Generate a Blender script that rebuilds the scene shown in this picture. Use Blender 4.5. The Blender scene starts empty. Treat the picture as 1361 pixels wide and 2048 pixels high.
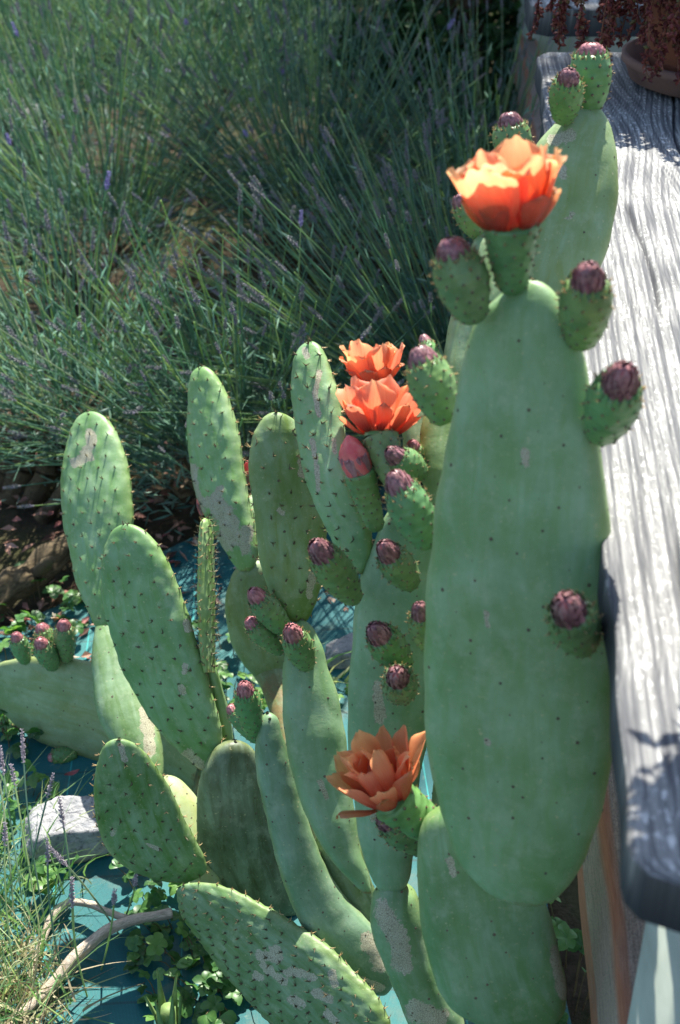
import bpy, math, random
import numpy as np
from mathutils import Vector, Matrix

random.seed(11)
rng = np.random.default_rng(11)
R = math.radians
scene = bpy.context.scene
COL = scene.collection

# ------------------------------------------------------------------ camera
CAM = np.array([0.0, 0.0, 1.55])
PITCH = 33.0
FPX = 2700.0
cam_d = bpy.data.cameras.new('camera')
cam_o = bpy.data.objects.new('camera', cam_d)
COL.objects.link(cam_o)
cam_o.location = CAM
cam_o.rotation_euler = (R(90 - PITCH), 0, 0)
cam_d.sensor_fit = 'VERTICAL'
cam_d.sensor_height = 24.0
cam_d.sensor_width = 24.0
cam_d.lens = FPX / 2048 * 24.0
cam_d.clip_start = 0.05
cam_d.clip_end = 500
cam_d.dof.use_dof = True
cam_d.dof.focus_distance = 1.7
cam_d.dof.aperture_fstop = 4.5
scene.camera = cam_o

# ------------------------------------------------------------------ sky and sun
SUN_EL, SUN_AZ = 55.0, 12.0           # azimuth from +Y, negative is to the left
w = bpy.data.worlds.new('World')
scene.world = w
w.use_nodes = True
nt = w.node_tree
bg = nt.nodes['Background']
sky = nt.nodes.new('ShaderNodeTexSky')
sky.sky_type = 'NISHITA'
sky.sun_disc = False
sky.sun_elevation = R(SUN_EL)
sky.sun_rotation = R(SUN_AZ)
nt.links.new(sky.outputs[0], bg.inputs[0])
bg.inputs[1].default_value = 0.10
sun_d = bpy.data.lights.new('sun', 'SUN')
sun_d.energy = 5.0
sun_d.angle = R(0.55)
sun_d.color = (1.0, 0.95, 0.86)
sun_o = bpy.data.objects.new('sun', sun_d)
COL.objects.link(sun_o)
sd = Vector((math.sin(R(SUN_AZ)) * math.cos(R(SUN_EL)), math.cos(R(SUN_AZ)) * math.cos(R(SUN_EL)), math.sin(R(SUN_EL))))
sun_o.rotation_euler = sd.to_track_quat('Z', 'Y').to_euler()
sun_o.location = (3, 6, 9)
vs = scene.view_settings
vs.view_transform = 'Standard'
vs.look = 'None'
vs.exposure = 1.48
vs.gamma = 1.0
scene.cycles.use_denoising = True
scene.cycles.max_bounces = 8
scene.cycles.transparent_max_bounces = 8

# ------------------------------------------------------------------ projection helpers
cp, sp_ = math.cos(R(PITCH)), math.sin(R(PITCH))
FWD = np.array([0, cp, -sp_]); UP = np.array([0, sp_, cp]); RIGHT = np.array([1.0, 0, 0])
CX, CY = 680.5, 1024.0

def depth_at(py, Y):
    """camera depth of a point seen at row py that stands Y metres ahead"""
    v = (CY - py) / FPX
    return Y / (cp + v * sp_)

def Pd(px, py, d):
    return CAM + d * (FWD + (px - CX) / FPX * RIGHT + (CY - py) / FPX * UP)

def P(px, py, Y):
    return Pd(px, py, depth_at(py, Y))

def G(px, py, z=0.0):
    """point seen at the pixel on the horizontal plane at height z"""
    r = FWD + (px - CX) / FPX * RIGHT + (CY - py) / FPX * UP
    return CAM + r * ((z - CAM[2]) / r[2])

def proj(p):
    q = np.asarray(p, float) - CAM
    d = q @ FWD
    return np.stack([CX + FPX * (q @ RIGHT) / d, CY - FPX * (q @ UP) / d], -1)

def C(r, g, b):
    f = lambda c: ((c / 255 + 0.055) / 1.055) ** 2.4 if c > 10 else c / 255 / 12.92
    return (f(r), f(g), f(b), 1.0)

# ------------------------------------------------------------------ mesh helpers
def make_mesh(name, V, faces, mat, smooth=True, attrs=None):
    V = np.asarray(V, np.float32)
    me = bpy.data.meshes.new(name)
    loops = np.concatenate([np.asarray(f, np.int32).ravel() for f in faces])
    sizes = np.concatenate([np.full(len(f), np.asarray(f).shape[1], np.int32) for f in faces])
    starts = np.concatenate([[0], np.cumsum(sizes)[:-1]]).astype(np.int32)
    me.vertices.add(len(V)); me.vertices.foreach_set('co', V.ravel())
    me.loops.add(len(loops)); me.loops.foreach_set('vertex_index', loops)
    me.polygons.add(len(sizes)); me.polygons.foreach_set('loop_start', starts)
    me.polygons.foreach_set('use_smooth', np.full(len(sizes), bool(smooth)))
    for k, a in (attrs or {}).items():
        at = me.attributes.new(k, 'FLOAT', 'POINT')
        at.data.foreach_set('value', np.asarray(a, np.float32))
    me.update(calc_edges=True)
    me.validate()
    if mat: me.materials.append(mat)
    return me

WO = {}
def link(name, me, parent=None, origin=(0, 0, 0), color=None):
    o = bpy.data.objects.new(name, me)
    COL.objects.link(o)
    origin = np.asarray(origin, float)
    WO[o.name] = origin
    if parent is not None:
        o.parent = parent
        o.location = origin - WO[parent.name]
    else:
        o.location = origin
    if color: o.color = color
    return o

def obj(name, V, faces, mat, parent=None, smooth=True, attrs=None, origin=None, color=None):
    V = np.asarray(V, float)
    if origin is None:
        origin = V.mean(0); origin = np.array([origin[0], origin[1], V[:, 2].min()])
    me = make_mesh(name, V - origin, faces, mat, smooth, attrs)
    return link(name, me, parent, origin, color)

def tag(o, label=None, cat=None, group=None, kind=None):
    if label: o['label'] = label
    if cat: o['category'] = cat
    if group: o['group'] = group
    if kind: o['kind'] = kind
    return o

def thing(name, label, cat, loc, group=None):
    o = bpy.data.objects.new(name, None)
    COL.objects.link(o)
    o.empty_display_size = 0.05
    o.location = loc
    WO[o.name] = np.asarray(loc, float)
    return tag(o, label, cat, group)

def grid_faces(n, m, wrap=False):
    i = np.arange(n - 1)[:, None]; j = np.arange(m if wrap else m - 1)[None]
    a = i * m + j; b = i * m + (j + 1) % m
    return np.stack([a, b, b + m, a + m], -1).reshape(-1, 4)

_nd = np.random.default_rng(3).normal(size=(24, 3)); _np = np.random.default_rng(4).uniform(0, 6.28, 24)
def snoise(p, scale=1.0, k=0):
    """cheap smooth noise, about -1..1"""
    p = np.asarray(p) * scale
    out = 0
    for q in range(6):
        d = _nd[(k * 5 + q) % 24] * (1 + 0.35 * q)
        out = out + np.sin(p @ d + _np[(k * 7 + q) % 24]) / (1 + 0.3 * q)
    return out / 3.0

def norm(v):
    v = np.asarray(v, float)
    return v / np.maximum(np.linalg.norm(v, axis=-1, keepdims=True), 1e-9)

def pchip(x, y, xq):
    x = np.asarray(x, float); y = np.asarray(y, float); xq = np.asarray(xq, float)
    h = np.diff(x); dl = np.diff(y) / h
    m = np.zeros(len(x)); m[0], m[-1] = dl[0], dl[-1]
    for i in range(1, len(x) - 1):
        if dl[i-1] * dl[i] > 0:
            w1, w2 = 2*h[i] + h[i-1], h[i] + 2*h[i-1]
            m[i] = (w1 + w2) / (w1 / dl[i-1] + w2 / dl[i])
    k = np.clip(np.searchsorted(x, xq) - 1, 0, len(x) - 2)
    t = (xq - x[k]) / h[k]
    return ((1+2*t)*(1-t)**2*y[k] + t*(1-t)**2*h[k]*m[k] + t*t*(3-2*t)*y[k+1] + t*t*(t-1)*h[k]*m[k+1])

def frame_of(d):
    d = norm(d)
    ref = np.where(np.abs(d[..., 2:3]) < 0.9, np.array([0, 0, 1.0]), np.array([1.0, 0, 0]))
    a = norm(np.cross(d, ref)); b = np.cross(d, a)
    return a, b

def tubes(paths, radii, sides=4):
    """paths n x m x 3, radii n x m -> V, quads of all the tubes"""
    paths = np.asarray(paths, float); n, m, _ = paths.shape
    radii = np.broadcast_to(np.asarray(radii, float), (n, m))
    tan = norm(np.gradient(paths, axis=1))
    a, b = frame_of(tan)
    th = np.arange(sides) / sides * 2 * np.pi
    V = paths[:, :, None] + radii[:, :, None, None] * (np.cos(th)[None, None, :, None] * a[:, :, None] + np.sin(th)[None, None, :, None] * b[:, :, None])
    f = grid_faces(m, sides, True)
    F = (f[None] + (np.arange(n) * m * sides)[:, None, None]).reshape(-1, 4)
    return V.reshape(-1, 3), F

def leaves(c, d, nrm, L, W, fold=0.15):
    """diamond leaves with a fold: c base points, d direction, nrm normal"""
    c = np.asarray(c, float); d = norm(d); s = norm(np.cross(d, nrm)); up = norm(np.cross(s, d))
    L = np.broadcast_to(np.asarray(L, float), (len(c),))[:, None]; W = np.broadcast_to(np.asarray(W, float), (len(c),))[:, None]
    v0 = c; v1 = c + d*L*.5 + s*W*.5 + up*W*fold; v2 = c + d*L - up*W*fold; v3 = c + d*L*.5 - s*W*.5 + up*W*fold
    V = np.stack([v0, v1, v2, v3], 1).reshape(-1, 3)
    k = np.arange(len(c))[:, None] * 4
    return V, np.concatenate([k + np.array([[0, 1, 2]]), k + np.array([[0, 2, 3]])])

def rand_dirs(n, g=rng):
    return norm(g.normal(size=(n, 3)))

class Acc:
    """collects several pieces into one mesh"""
    def __init__(s): s.V = []; s.F = {}; s.n = 0; s.A = []
    def add(s, V, *Fs, a=0.0):
        for F in Fs:
            F = np.asarray(F)
            s.F.setdefault(F.shape[1], []).append(F + s.n)
        s.V.append(np.asarray(V, float)); s.n += len(V)
        s.A.append(np.broadcast_to(np.asarray(a, float), (len(V),)))
    def obj(s, name, mat, parent=None, smooth=True, origin=None, color=None, attr=None):
        return obj(name, np.concatenate(s.V), [np.concatenate(f) for f in s.F.values()], mat, parent, smooth,
                   {attr: np.concatenate(s.A)} if attr else None, origin, color)

# ------------------------------------------------------------------ materials
class Mat:
    def __init__(s, name):
        s.m = bpy.data.materials.new(name); s.m.use_nodes = True
        s.nt = s.m.node_tree; s.b = s.nt.nodes['Principled BSDF']; s.out = s.nt.nodes['Material Output']
    def n(s, t, **kw):
        x = s.nt.nodes.new('ShaderNode' + t)
        for k, v in kw.items(): setattr(x, k, v)
        return x
    def l(s, a, b): s.nt.links.new(a, b)
    def attr(s, name): return s.n('Attribute', attribute_name=name).outputs['Fac']
    def coord(s, kind='Object', scale=(1, 1, 1), rot=(0, 0, 0)):
        tc = s.n('TexCoord'); mp = s.n('Mapping'); mp.inputs['Scale'].default_value = scale; mp.inputs['Rotation'].default_value = rot
        s.l(tc.outputs[kind], mp.inputs[0]); return mp.outputs[0]
    def noise(s, vec, scale, detail=4, rough=.55, dist=0):
        x = s.n('TexNoise'); x.inputs['Scale'].default_value = scale; x.inputs['Detail'].default_value = detail
        x.inputs['Roughness'].default_value = rough; x.inputs['Distortion'].default_value = dist
        if vec is not None: s.l(vec, x.inputs['Vector'])
        return x.outputs['Fac']
    def ramp(s, fac, stops, interp='LINEAR'):
        x = s.n('ValToRGB'); x.color_ramp.interpolation = interp
        e = x.color_ramp.elements
        while len(e) < len(stops): e.new(.5)
        for q, (p, c) in zip(e, stops):
            q.position = p; q.color = c if not isinstance(c, (int, float)) else (c, c, c, 1)
        s.l(fac, x.inputs[0]); return x.outputs[0]
    def mix(s, fac, a, b, mode='MIX'):
        x = s.n('Mix', data_type='RGBA', blend_type=mode)
        for sock, v in ((x.inputs[0], fac), (x.inputs[6], a), (x.inputs[7], b)):
            if isinstance(v, (int, float, tuple)): sock.default_value = v
            else: s.l(v, sock)
        return x.outputs[2]
    def math(s, op, a, b=0.0):
        x = s.n('Math', operation=op)
        for sock, v in ((x.inputs[0], a), (x.inputs[1], b)):
            if isinstance(v, (int, float)): sock.default_value = v
            else: s.l(v, sock)
        return x.outputs[0]
    def bump(s, h, strength=.3, dist=.01):
        x = s.n('Bump'); x.inputs['Strength'].default_value = strength; x.inputs['Distance'].default_value = dist
        s.l(h, x.inputs['Height']); s.l(x.outputs[0], s.b.inputs['Normal']); return x
    def base(s, v):
        if isinstance(v, tuple): s.b.inputs['Base Color'].default_value = v
        else: s.l(v, s.b.inputs['Base Color'])
    def rough(s, v, spec=.5):
        s.b.inputs['Specular IOR Level'].default_value = spec
        if isinstance(v, (int, float)): s.b.inputs['Roughness'].default_value = v
        else: s.l(v, s.b.inputs['Roughness'])
    def translucent(s, color, amount):
        tr = s.n('BsdfTranslucent'); mx = s.n('MixShader'); mx.inputs[0].default_value = amount
        if isinstance(color, tuple): tr.inputs[0].default_value = color
        else: s.l(color, tr.inputs[0])
        s.l(s.b.outputs[0], mx.inputs[1]); s.l(tr.outputs[0], mx.inputs[2]); s.l(mx.outputs[0], s.out.inputs['Surface'])

def pad_material():
    m = Mat('cactus_skin')
    oi = m.n('ObjectInfo')
    comb = m.n('CombineXYZ')
    m.l(m.attr('pu'), comb.inputs[0]); m.l(m.attr('pv'), comb.inputs[1]); m.l(m.math('MULTIPLY', oi.outputs['Random'], 37.0), comb.inputs[2])
    mp = m.n('Mapping'); mp.inputs['Scale'].default_value = (70, 14, 1); m.l(comb.outputs[0], mp.inputs[0])
    streak = m.noise(mp.outputs[0], 1.0, 3, .6, .6)
    co = m.coord('Object')
    blotch = m.noise(co, 13, 5, .62)
    fine = m.noise(co, 900, 2, .5)
    base = m.mix(1.0, oi.outputs['Color'], (1.20, 1.03, .73, 1), 'MULTIPLY')
    bloom = m.mix(.6, base, C(150, 176, 150))
    dark = m.mix(1.0, base, (.55, .68, .45, 1), 'MULTIPLY')
    c = m.mix(m.ramp(streak, [(.3, 0), (.75, 1)]), base, bloom)
    c = m.mix(m.ramp(blotch, [(.38, 0), (.72, .85)]), c, dark)
    fleck = m.ramp(m.noise(co, 260, 2, .5), [(.66, 0), (.74, .5)])
    c = m.mix(fleck, c, C(176, 172, 130))
    dust = m.ramp(m.noise(co, 38, 6, .75), [(.52, 0), (.75, .4)])
    c = m.mix(dust, c, C(168, 178, 150))
    nick = m.ramp(m.noise(mp.outputs[0], 1.9, 4, .8), [(.70, 0), (.73, .8)])
    c = m.mix(nick, c, C(150, 126, 78))
    c = m.mix(m.math('MULTIPLY', m.attr('rim'), .55), c, C(128, 138, 66))
    # corky scars: distance field on the surface, roughened by noise
    sc = m.math('ADD', m.attr('scar'), m.math('MULTIPLY', m.math('SUBTRACT', m.noise(co, 85, 5, .75), .5), 1.25))
    sm = m.ramp(sc, [(.47, 0), (.53, 1)])
    vor = m.n('TexVoronoi', feature='DISTANCE_TO_EDGE'); vor.inputs['Scale'].default_value = 420; m.l(co, vor.inputs['Vector'])
    cork = m.mix(m.ramp(vor.outputs['Distance'], [(0, 0), (.10, 1)]), C(104, 96, 74), m.mix(m.noise(co, 60), C(146, 144, 116), C(184, 182, 158)))
    c = m.mix(sm, c, cork)
    bk = m.math('ADD', m.attr('bark'), m.math('MULTIPLY', m.math('SUBTRACT', m.noise(co, 70, 5, .75), .5), 1.3))
    c = m.mix(m.ramp(bk, [(.42, 0), (.7, .9)]), c, m.mix(m.noise(co, 220, 4, .7), C(78, 66, 36), C(140, 118, 72)))
    m.base(c)
    m.rough(m.ramp(streak, [(.2, .42), (.8, .6)]), .45)
    h = m.math('ADD', m.math('MULTIPLY', fine, .12), m.math('ADD', m.math('MULTIPLY', blotch, 1.6), m.math('MULTIPLY', sm, .25)))
    m.bump(h, .35, .004)
    return m.m

def simple(name, a, b, scale=40, rough=.6, spec=.4, bump=.2, bdist=.003, detail=4, transl=None, objcol=False):
    m = Mat(name)
    co = m.coord('Object')
    n = m.noise(co, scale, detail, .6)
    c = m.mix(m.ramp(n, [(.3, 0), (.7, 1)]), a, b)
    if objcol:
        c = m.mix(1.0, c, m.n('ObjectInfo').outputs['Color'], 'MULTIPLY')
    m.base(c); m.rough(rough, spec)
    if bump: m.bump(n, bump, bdist)
    if transl: m.translucent(c if transl[0] is None else transl[0], transl[1])
    return m.m

def foliage(name, stops, transl=.35, tcol=None, rough=.55):
    """leaf mass: colour varies by island"""
    m = Mat(name)
    g = m.n('NewGeometry')
    c = m.ramp(g.outputs['Random Per Island'], stops)
    m.base(c); m.rough(rough, .35)
    m.translucent(m.mix(1.0, c, tcol or (1.6, 1.7, .9, 1), 'MULTIPLY'), transl)
    return m.m

def petal_material():
    m = Mat('petal_orange')
    t = m.attr('pt')
    co = m.n('CombineXYZ'); m.l(m.math('MULTIPLY', m.attr('pw'), 9.0), co.inputs[0]); m.l(m.math('MULTIPLY', t, 1.2), co.inputs[1])
    oi = m.n('ObjectInfo'); m.l(m.math('MULTIPLY', oi.outputs['Random'], 20.0), co.inputs[2])
    vein = m.noise(co.outputs[0], 3.0, 3)
    c = m.ramp(t, [(0, C(130, 44, 34)), (.2, C(208, 82, 62)), (.48, C(230, 134, 98)), (.8, C(232, 158, 120)), (1.0, C(238, 182, 142))])
    c = m.mix(m.ramp(vein, [(.45, 0), (.8, .5)]), c, C(248, 204, 160))
    c = m.mix(1.0, c, oi.outputs['Color'], 'MULTIPLY')
    m.base(c); m.rough(.5, .3)
    m.bump(vein, .25, .002)
    m.translucent(m.mix(1.0, c, (1.15, 1.02, .88, 1), 'MULTIPLY'), .62)
    return m.m

def wood_material():
    m = Mat('weathered_wood')
    ridge = m.attr('ridge'); wear_shade = m.attr('wear_shade')
    u, v = m.attr('gu'), m.attr('gv')
    co = m.n('CombineXYZ'); m.l(m.math('MULTIPLY', u, 330.0), co.inputs[0]); m.l(m.math('MULTIPLY', v, 14.0), co.inputs[1])
    fib = m.noise(co.outputs[0], 1.0, 5, .7)
    co2 = m.n('CombineXYZ'); m.l(m.math('MULTIPLY', u, 160.0), co2.inputs[0]); m.l(m.math('MULTIPLY', v, 95.0), co2.inputs[1])
    chip = m.noise(co2.outputs[0], 1.0, 4, .65)
    c = m.mix(m.ramp(ridge, [(.12, 0), (.7, 1)]), C(92, 93, 95), C(146, 146, 143))
    c = m.mix(m.ramp(fib, [(.35, .7), (.6, 0)]), c, C(58, 60, 63))
    c = m.mix(m.math('MULTIPLY', m.ramp(chip, [(.52, 0), (.6, 1)]), m.ramp(ridge, [(.45, 0), (.8, 1)])), c, C(190, 190, 186))
    c = m.mix(wear_shade, c, C(36, 40, 46))
    m.base(c)
    m.rough(m.ramp(fib, [(.3, .9), (.7, .75)]), .2)
    m.bump(m.math('ADD', m.math('MULTIPLY', fib, .5), m.math('MULTIPLY', chip, .4)), .6, .0015)
    return m.m

MAT = {}
MAT['pad'] = pad_material()
MAT['areole'] = simple('areole', C(74, 80, 66), C(104, 86, 72), 300, .8, .2, 0)
MAT['areole_pale'] = simple('areole_pale', C(120, 106, 88), C(88, 80, 66), 300, .8, .2, 0)
MAT['spine'] = simple('spine_gold', C(204, 186, 140), C(146, 116, 78), 300, .45, .4, 0, transl=(C(235, 200, 120), .25))
MAT['spine_shaded'] = simple('spine_shaded', C(58, 60, 46), C(120, 106, 74), 300, .5, .4, 0)  # darker copy for spines on the faces, with their shade in the colour
MAT['fruit'] = simple('fruit_skin', C(108, 142, 86), C(80, 116, 70), 60, .42, .45, .2, .002, objcol=True)
def scale_material(name, stops):
    m = Mat(name)
    g = m.n('NewGeometry')
    c = m.ramp(g.outputs['Random Per Island'], stops)
    n = m.noise(m.coord('Object'), 240, 3, .6)
    c = m.mix(m.ramp(n, [(.4, 0), (.75, .6)]), c, C(170, 132, 126))
    m.base(c); m.rough(.42, .5); m.bump(n, .3, .001)
    return m.m
MAT['bud'] = scale_material('bud_purple', [(0, C(90, 54, 62)), (.5, C(128, 80, 90)), (1, C(174, 126, 132))])
MAT['bud_pink'] = scale_material('bud_pink', [(0, C(136, 82, 88)), (.5, C(178, 110, 116)), (1, C(210, 146, 146))])
MAT['petal'] = petal_material()
MAT['petal_pink'] = simple('petal_pink', C(226, 84, 96), C(240, 150, 140), 80, .5, .3, .2, .002, transl=(C(235, 90, 100), .3))
MAT['stamen'] = simple('stamen', C(240, 190, 90), C(246, 216, 140), 200, .6, .3, 0, transl=(C(250, 210, 120), .3))
MAT['wood'] = wood_material()

# ------------------------------------------------------------------ the ground
def ground_material():
    m = Mat('garden_soil')
    co = m.coord('Object')
    a = m.noise(co, 3, 5, .6); b = m.noise(co, 40, 6, .7)
    c = m.mix(m.ramp(b, [(.3, 0), (.7, 1)]), C(40, 35, 28), C(82, 72, 58))
    c = m.mix(m.ramp(a, [(.45, 0), (.65, .6)]), c, C(76, 82, 46))
    m.base(c); m.rough(.95, .1); m.bump(b, .8, .02)
    return m.m

def weed_mat_material():
    m = Mat('woven_weed_mat')
    tc = m.n('TexCoord')
    mp = m.n('Mapping'); mp.inputs['Rotation'].default_value = (0, 0, R(-4)); m.l(tc.outputs['Object'], mp.inputs[0])
    sep = m.n('SeparateXYZ'); m.l(mp.outputs[0], sep.inputs[0])
    def line(out, period, width, off=0.0):
        fr = m.math('FRACT', m.math('ADD', m.math('DIVIDE', out, period), off + 50.0))
        d = m.math('ABSOLUTE', m.math('SUBTRACT', fr, .5))
        return m.ramp(d, [(0, 1), (width / period * .5, 1), (width / period * .5 + .004, 0)])
    wv = m.n('TexWave', wave_type='BANDS', bands_direction='X'); wv.inputs['Scale'].default_value = 170; m.l(mp.outputs[0], wv.inputs[0])
    wv2 = m.n('TexWave', wave_type='BANDS', bands_direction='Y'); wv2.inputs['Scale'].default_value = 170; m.l(mp.outputs[0], wv2.inputs[0])
    weave = m.math('MULTIPLY', wv.outputs['Fac'], wv2.outputs['Fac'])
    n1 = m.noise(mp.outputs[0], 5, 4, .6); n2 = m.noise(mp.outputs[0], 60, 4, .7)
    c = m.mix(weave, C(14, 74, 80), C(28, 112, 112))
    c = m.mix(m.ramp(n1, [(.4, 0), (.75, .35)]), c, C(60, 132, 126))
    c = m.mix(m.ramp(n2, [(.62, 0), (.78, .5)]), c, C(140, 150, 130))
    c = m.mix(m.math('MULTIPLY', line(sep.outputs[1], .112, .0034), .45), c, C(36, 44, 44))
    c = m.mix(m.math('MULTIPLY', line(sep.outputs[0], .19, .0011, .2), .45), c, C(60, 196, 190))
    dirt = m.ramp(m.noise(mp.outputs[0], 11, 6, .7), [(.52, 0), (.72, .55)])
    c = m.mix(dirt, c, C(104, 104, 86))
    m.base(c); m.rough(.6, .3)
    m.bump(m.math('ADD', weave, m.math('MULTIPLY', n1, 2.0)), .3, .002)
    return m.m

MAT['soil'] = ground_material()
MAT['mat'] = weed_mat_material()

xs = np.concatenate([[-80, -20, -6], np.linspace(-3, 3, 61), [6, 20, 80]]); ys = np.concatenate([[-60, -10, -2], np.linspace(0, 8, 81), [12, 30, 140]])
X, Y = np.meshgrid(xs, ys, indexing='xy')
Zg = -0.012 + 0.006 * snoise(np.stack([X, Y, 0*X], -1), 4.0) * (np.abs(X) < 4) * (np.abs(Y) < 9)
gv = np.stack([X, Y, Zg], -1).reshape(-1, 3)
tag(obj('ground', gv, [grid_faces(len(ys), len(xs))], MAT['soil'], origin=(0, 0, 0)), 'brown garden soil under the lavender and the cactus', kind='structure')

nx, ny = 90, 110
U_, V_ = np.meshgrid(np.linspace(0, 1, nx), np.linspace(0, 1, ny), indexing='xy')
far = 1.98 + .42 / (1 + np.exp(-(U_ - .62) * 22)) + 0.04 * np.sin(U_ * 9) + 0.03 * np.sin(U_ * 23 + 1)
mx = -1.6 + 1.92 * U_ + 0.02 * np.sin(V_ * 9)
my = 0.15 + (far - 0.15) * V_
mp3 = np.stack([mx, my, 0 * mx], -1)
mz = 0.013 + 0.006 * snoise(mp3, 6, 1) + 0.003 * snoise(mp3, 19, 2)
tag(obj('weed_mat', np.stack([mx, my, mz], -1).reshape(-1, 3), [grid_faces(ny, nx)], MAT['mat'], origin=(0, 0, 0)), 'teal woven weed mat laid over the soil', kind='structure')

# ------------------------------------------------------------------ timber slabs, beam and posts
def slab_edge(Yq):
    return np.interp(Yq, [0.3, 0.75, 1.3, 2.09, 2.47, 3.0, 7.0], [.156, .198, .246, .316, .352, .40, .75])

def slab(name, y0, y1, width, ztop, thick, label, seed, corner0=.05, corner1=.04, ny=150, nx=230):
    v = np.linspace(0, 1, ny); u = np.linspace(0, 1, nx)
    uu, vv = np.meshgrid(u, v)
    yy = y0 + (y1 - y0) * vv
    # rounded plan corners on the left side
    c0 = corner0; c1 = corner1
    dy0 = np.clip(1 - (yy - y0) / c0, 0, 1); dy1 = np.clip(1 - (y1 - yy) / c1, 0, 1)
    inset = c0 * (1 - np.sqrt(1 - dy0**2)) + c1 * (1 - np.sqrt(1 - dy1**2))
    left = slab_edge(yy) + inset + 0.004 * np.sin(yy * 9 + seed) + .0015 * np.sin(yy * 41 + seed)
    right = slab_edge(yy) + width - inset
    xx = left + (right - left) * uu
    d_edge = np.minimum(np.minimum(xx - left, right - xx), np.minimum(yy - y0, y1 - yy))
    across = xx - slab_edge(yy)
    p = np.stack([across * 3.0, yy * .7 + seed, 0 * yy], -1)
    warp = across + 0.010 * np.sin(yy * 3.1 + seed) + .006 * snoise(p, 3, 1) + .04 * np.exp(-((yy - 2.02)**2 / .05 + (across - .16)**2 / .02)) * np.sign(across - .16)
    g1 = .5 + .30 * np.sin(warp * 6.283 / .0082 + 3.2 * snoise(p, 1.3, 2)) + .22 * np.sin(warp * 6.283 / .0047 + 2.5 * snoise(p, 2.1, 1)) + .22 * np.sin(warp * 6.283 / .0235 + 2 * snoise(p, 1.0, 3))
    brk = snoise(np.stack([across * 120, yy * 24, 0 * yy], -1), 1, 3) + .6 * snoise(np.stack([across * 200, yy * 70, 0 * yy], -1), 1, 1)
    ridge = np.clip(g1 + .30 * brk, 0, 1)
    round_ = .003 * np.clip(1 - d_edge / .006, 0, 1)**2
    zz = ztop + .0009 * ridge - round_ + .0015 * snoise(p, 2.2, 0)
    # drying cracks
    crack = np.zeros_like(yy)
    for cx, ya, yb, wob in ((.205, 1.62, 2.45, .012), (.285, 1.75, 2.4, .02), (.10, 1.35, 1.75, .005), (.065, .6, .95, .004), (.15, .7, 1.2, .006)):
        if yb < y0 or ya > y1: continue
        line = cx + wob * np.sin(yy * 11 + cx * 40)
        m_ = np.exp(-((across - line) / .0028)**2) * np.clip((yy - ya) / .05, 0, 1) * np.clip((yb - yy) / .05, 0, 1)
        crack = np.maximum(crack, m_)
    zz = zz - .006 * crack
    top = np.stack([xx, yy, zz], -1)
    bot = np.stack([xx, yy, np.full_like(zz, ztop - thick)], -1)
    n = nx * ny
    V = np.concatenate([top.reshape(-1, 3), bot.reshape(-1, 3)])
    f = grid_faces(ny, nx)
    idx = np.arange(n).reshape(ny, nx)
    loop = np.concatenate([idx[0, :], idx[1:, -1], idx[-1, -2::-1], idx[-2:0:-1, 0]])
    nxt = np.roll(loop, -1)
    sides = np.stack([loop, loop + n, nxt + n, nxt], -1)
    wear_shade = np.concatenate([np.clip(crack * .9 + .55 * np.clip(1 - d_edge / .004, 0, 1) , 0, 1).ravel(), np.full(n, .85)])  # dark cracks and worn edges, plus shade painted onto the sides and underside
    att = dict(ridge=np.concatenate([ridge.ravel(), .25 * ridge.ravel()]), wear_shade=wear_shade,
               gu=np.concatenate([across.ravel()] * 2), gv=np.concatenate([yy.ravel()] * 2))
    o = obj(name, V, [f, f[:, ::-1] + n, sides], MAT['wood'], None, True, att)
    o.data.polygons.foreach_set('use_smooth', np.concatenate([np.full(len(f), True), np.full(len(f), False), np.full(len(sides), False)]))
    return tag(o, label, 'timber slab')

ZS = 0.92
slab('timber_slab', .555, 2.50, .54, ZS, .042, 'weathered grey timber slab carrying the terracotta pot beside the cactus', 0.0, .04, .05)
slab('timber_slab', 2.83, 4.8, .54, ZS, .055, 'second dark timber slab beyond the potted plant, cut by the top edge', 3.0, .04, .04, 60, 80)

def box_mesh(x0, x1, y0, y1, z0, z1, r=.01, seg=3):
    """upright prism with rounded vertical corners"""
    pts = []
    for cx, cy, a0 in ((x1 - r, y1 - r, 0), (x0 + r, y1 - r, 90), (x0 + r, y0 + r, 180), (x1 - r, y0 + r, 270)):
        for k in range(seg + 1):
            a = R(a0 + 90 * k / seg); pts.append((cx + r * math.cos(a), cy + r * math.sin(a)))
    pts = np.array(pts); n = len(pts)
    V = np.concatenate([np.c_[pts, np.full(n, z0)], np.c_[pts, np.full(n, z1)]])
    k = np.arange(n)
    return V, [np.stack([k, (k + 1) % n, (k + 1) % n + n, k + n], -1), (k + n)[None], k[::-1][None]]

MAT['post'] = simple('pale_post', C(170, 178, 166), C(138, 148, 136), 12, .55, .4, .15, .003)
for (y0, y1, lab) in ((.60, .74, 'pale grey-green post under the near end of the timber slab'), (2.54, 2.78, 'pale post between the two timber slabs')):
    e = float(slab_edge((y0 + y1) / 2))
    V, F = box_mesh(e + (.05 if y0 < 1 else .09), e + .40, y0, y1, -.02, ZS - .056 if y0 < 1 else ZS - .14, .03, 5)
    o = obj('post', V, F, MAT['post'], None, True)
    tag(o, lab, 'post')
    o.data.polygons.foreach_set('use_smooth', [len(p.vertices) == 4 for p in o.data.polygons])
V, F = box_mesh(float(slab_edge(4.4)) + .05, float(slab_edge(4.4)) + .4, 4.3, 4.55, -.02, ZS - .056, .03, 5)
tag(obj('post', V, F, MAT['post'], None, False), 'pale post far along under the second timber slab', 'post')

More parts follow.
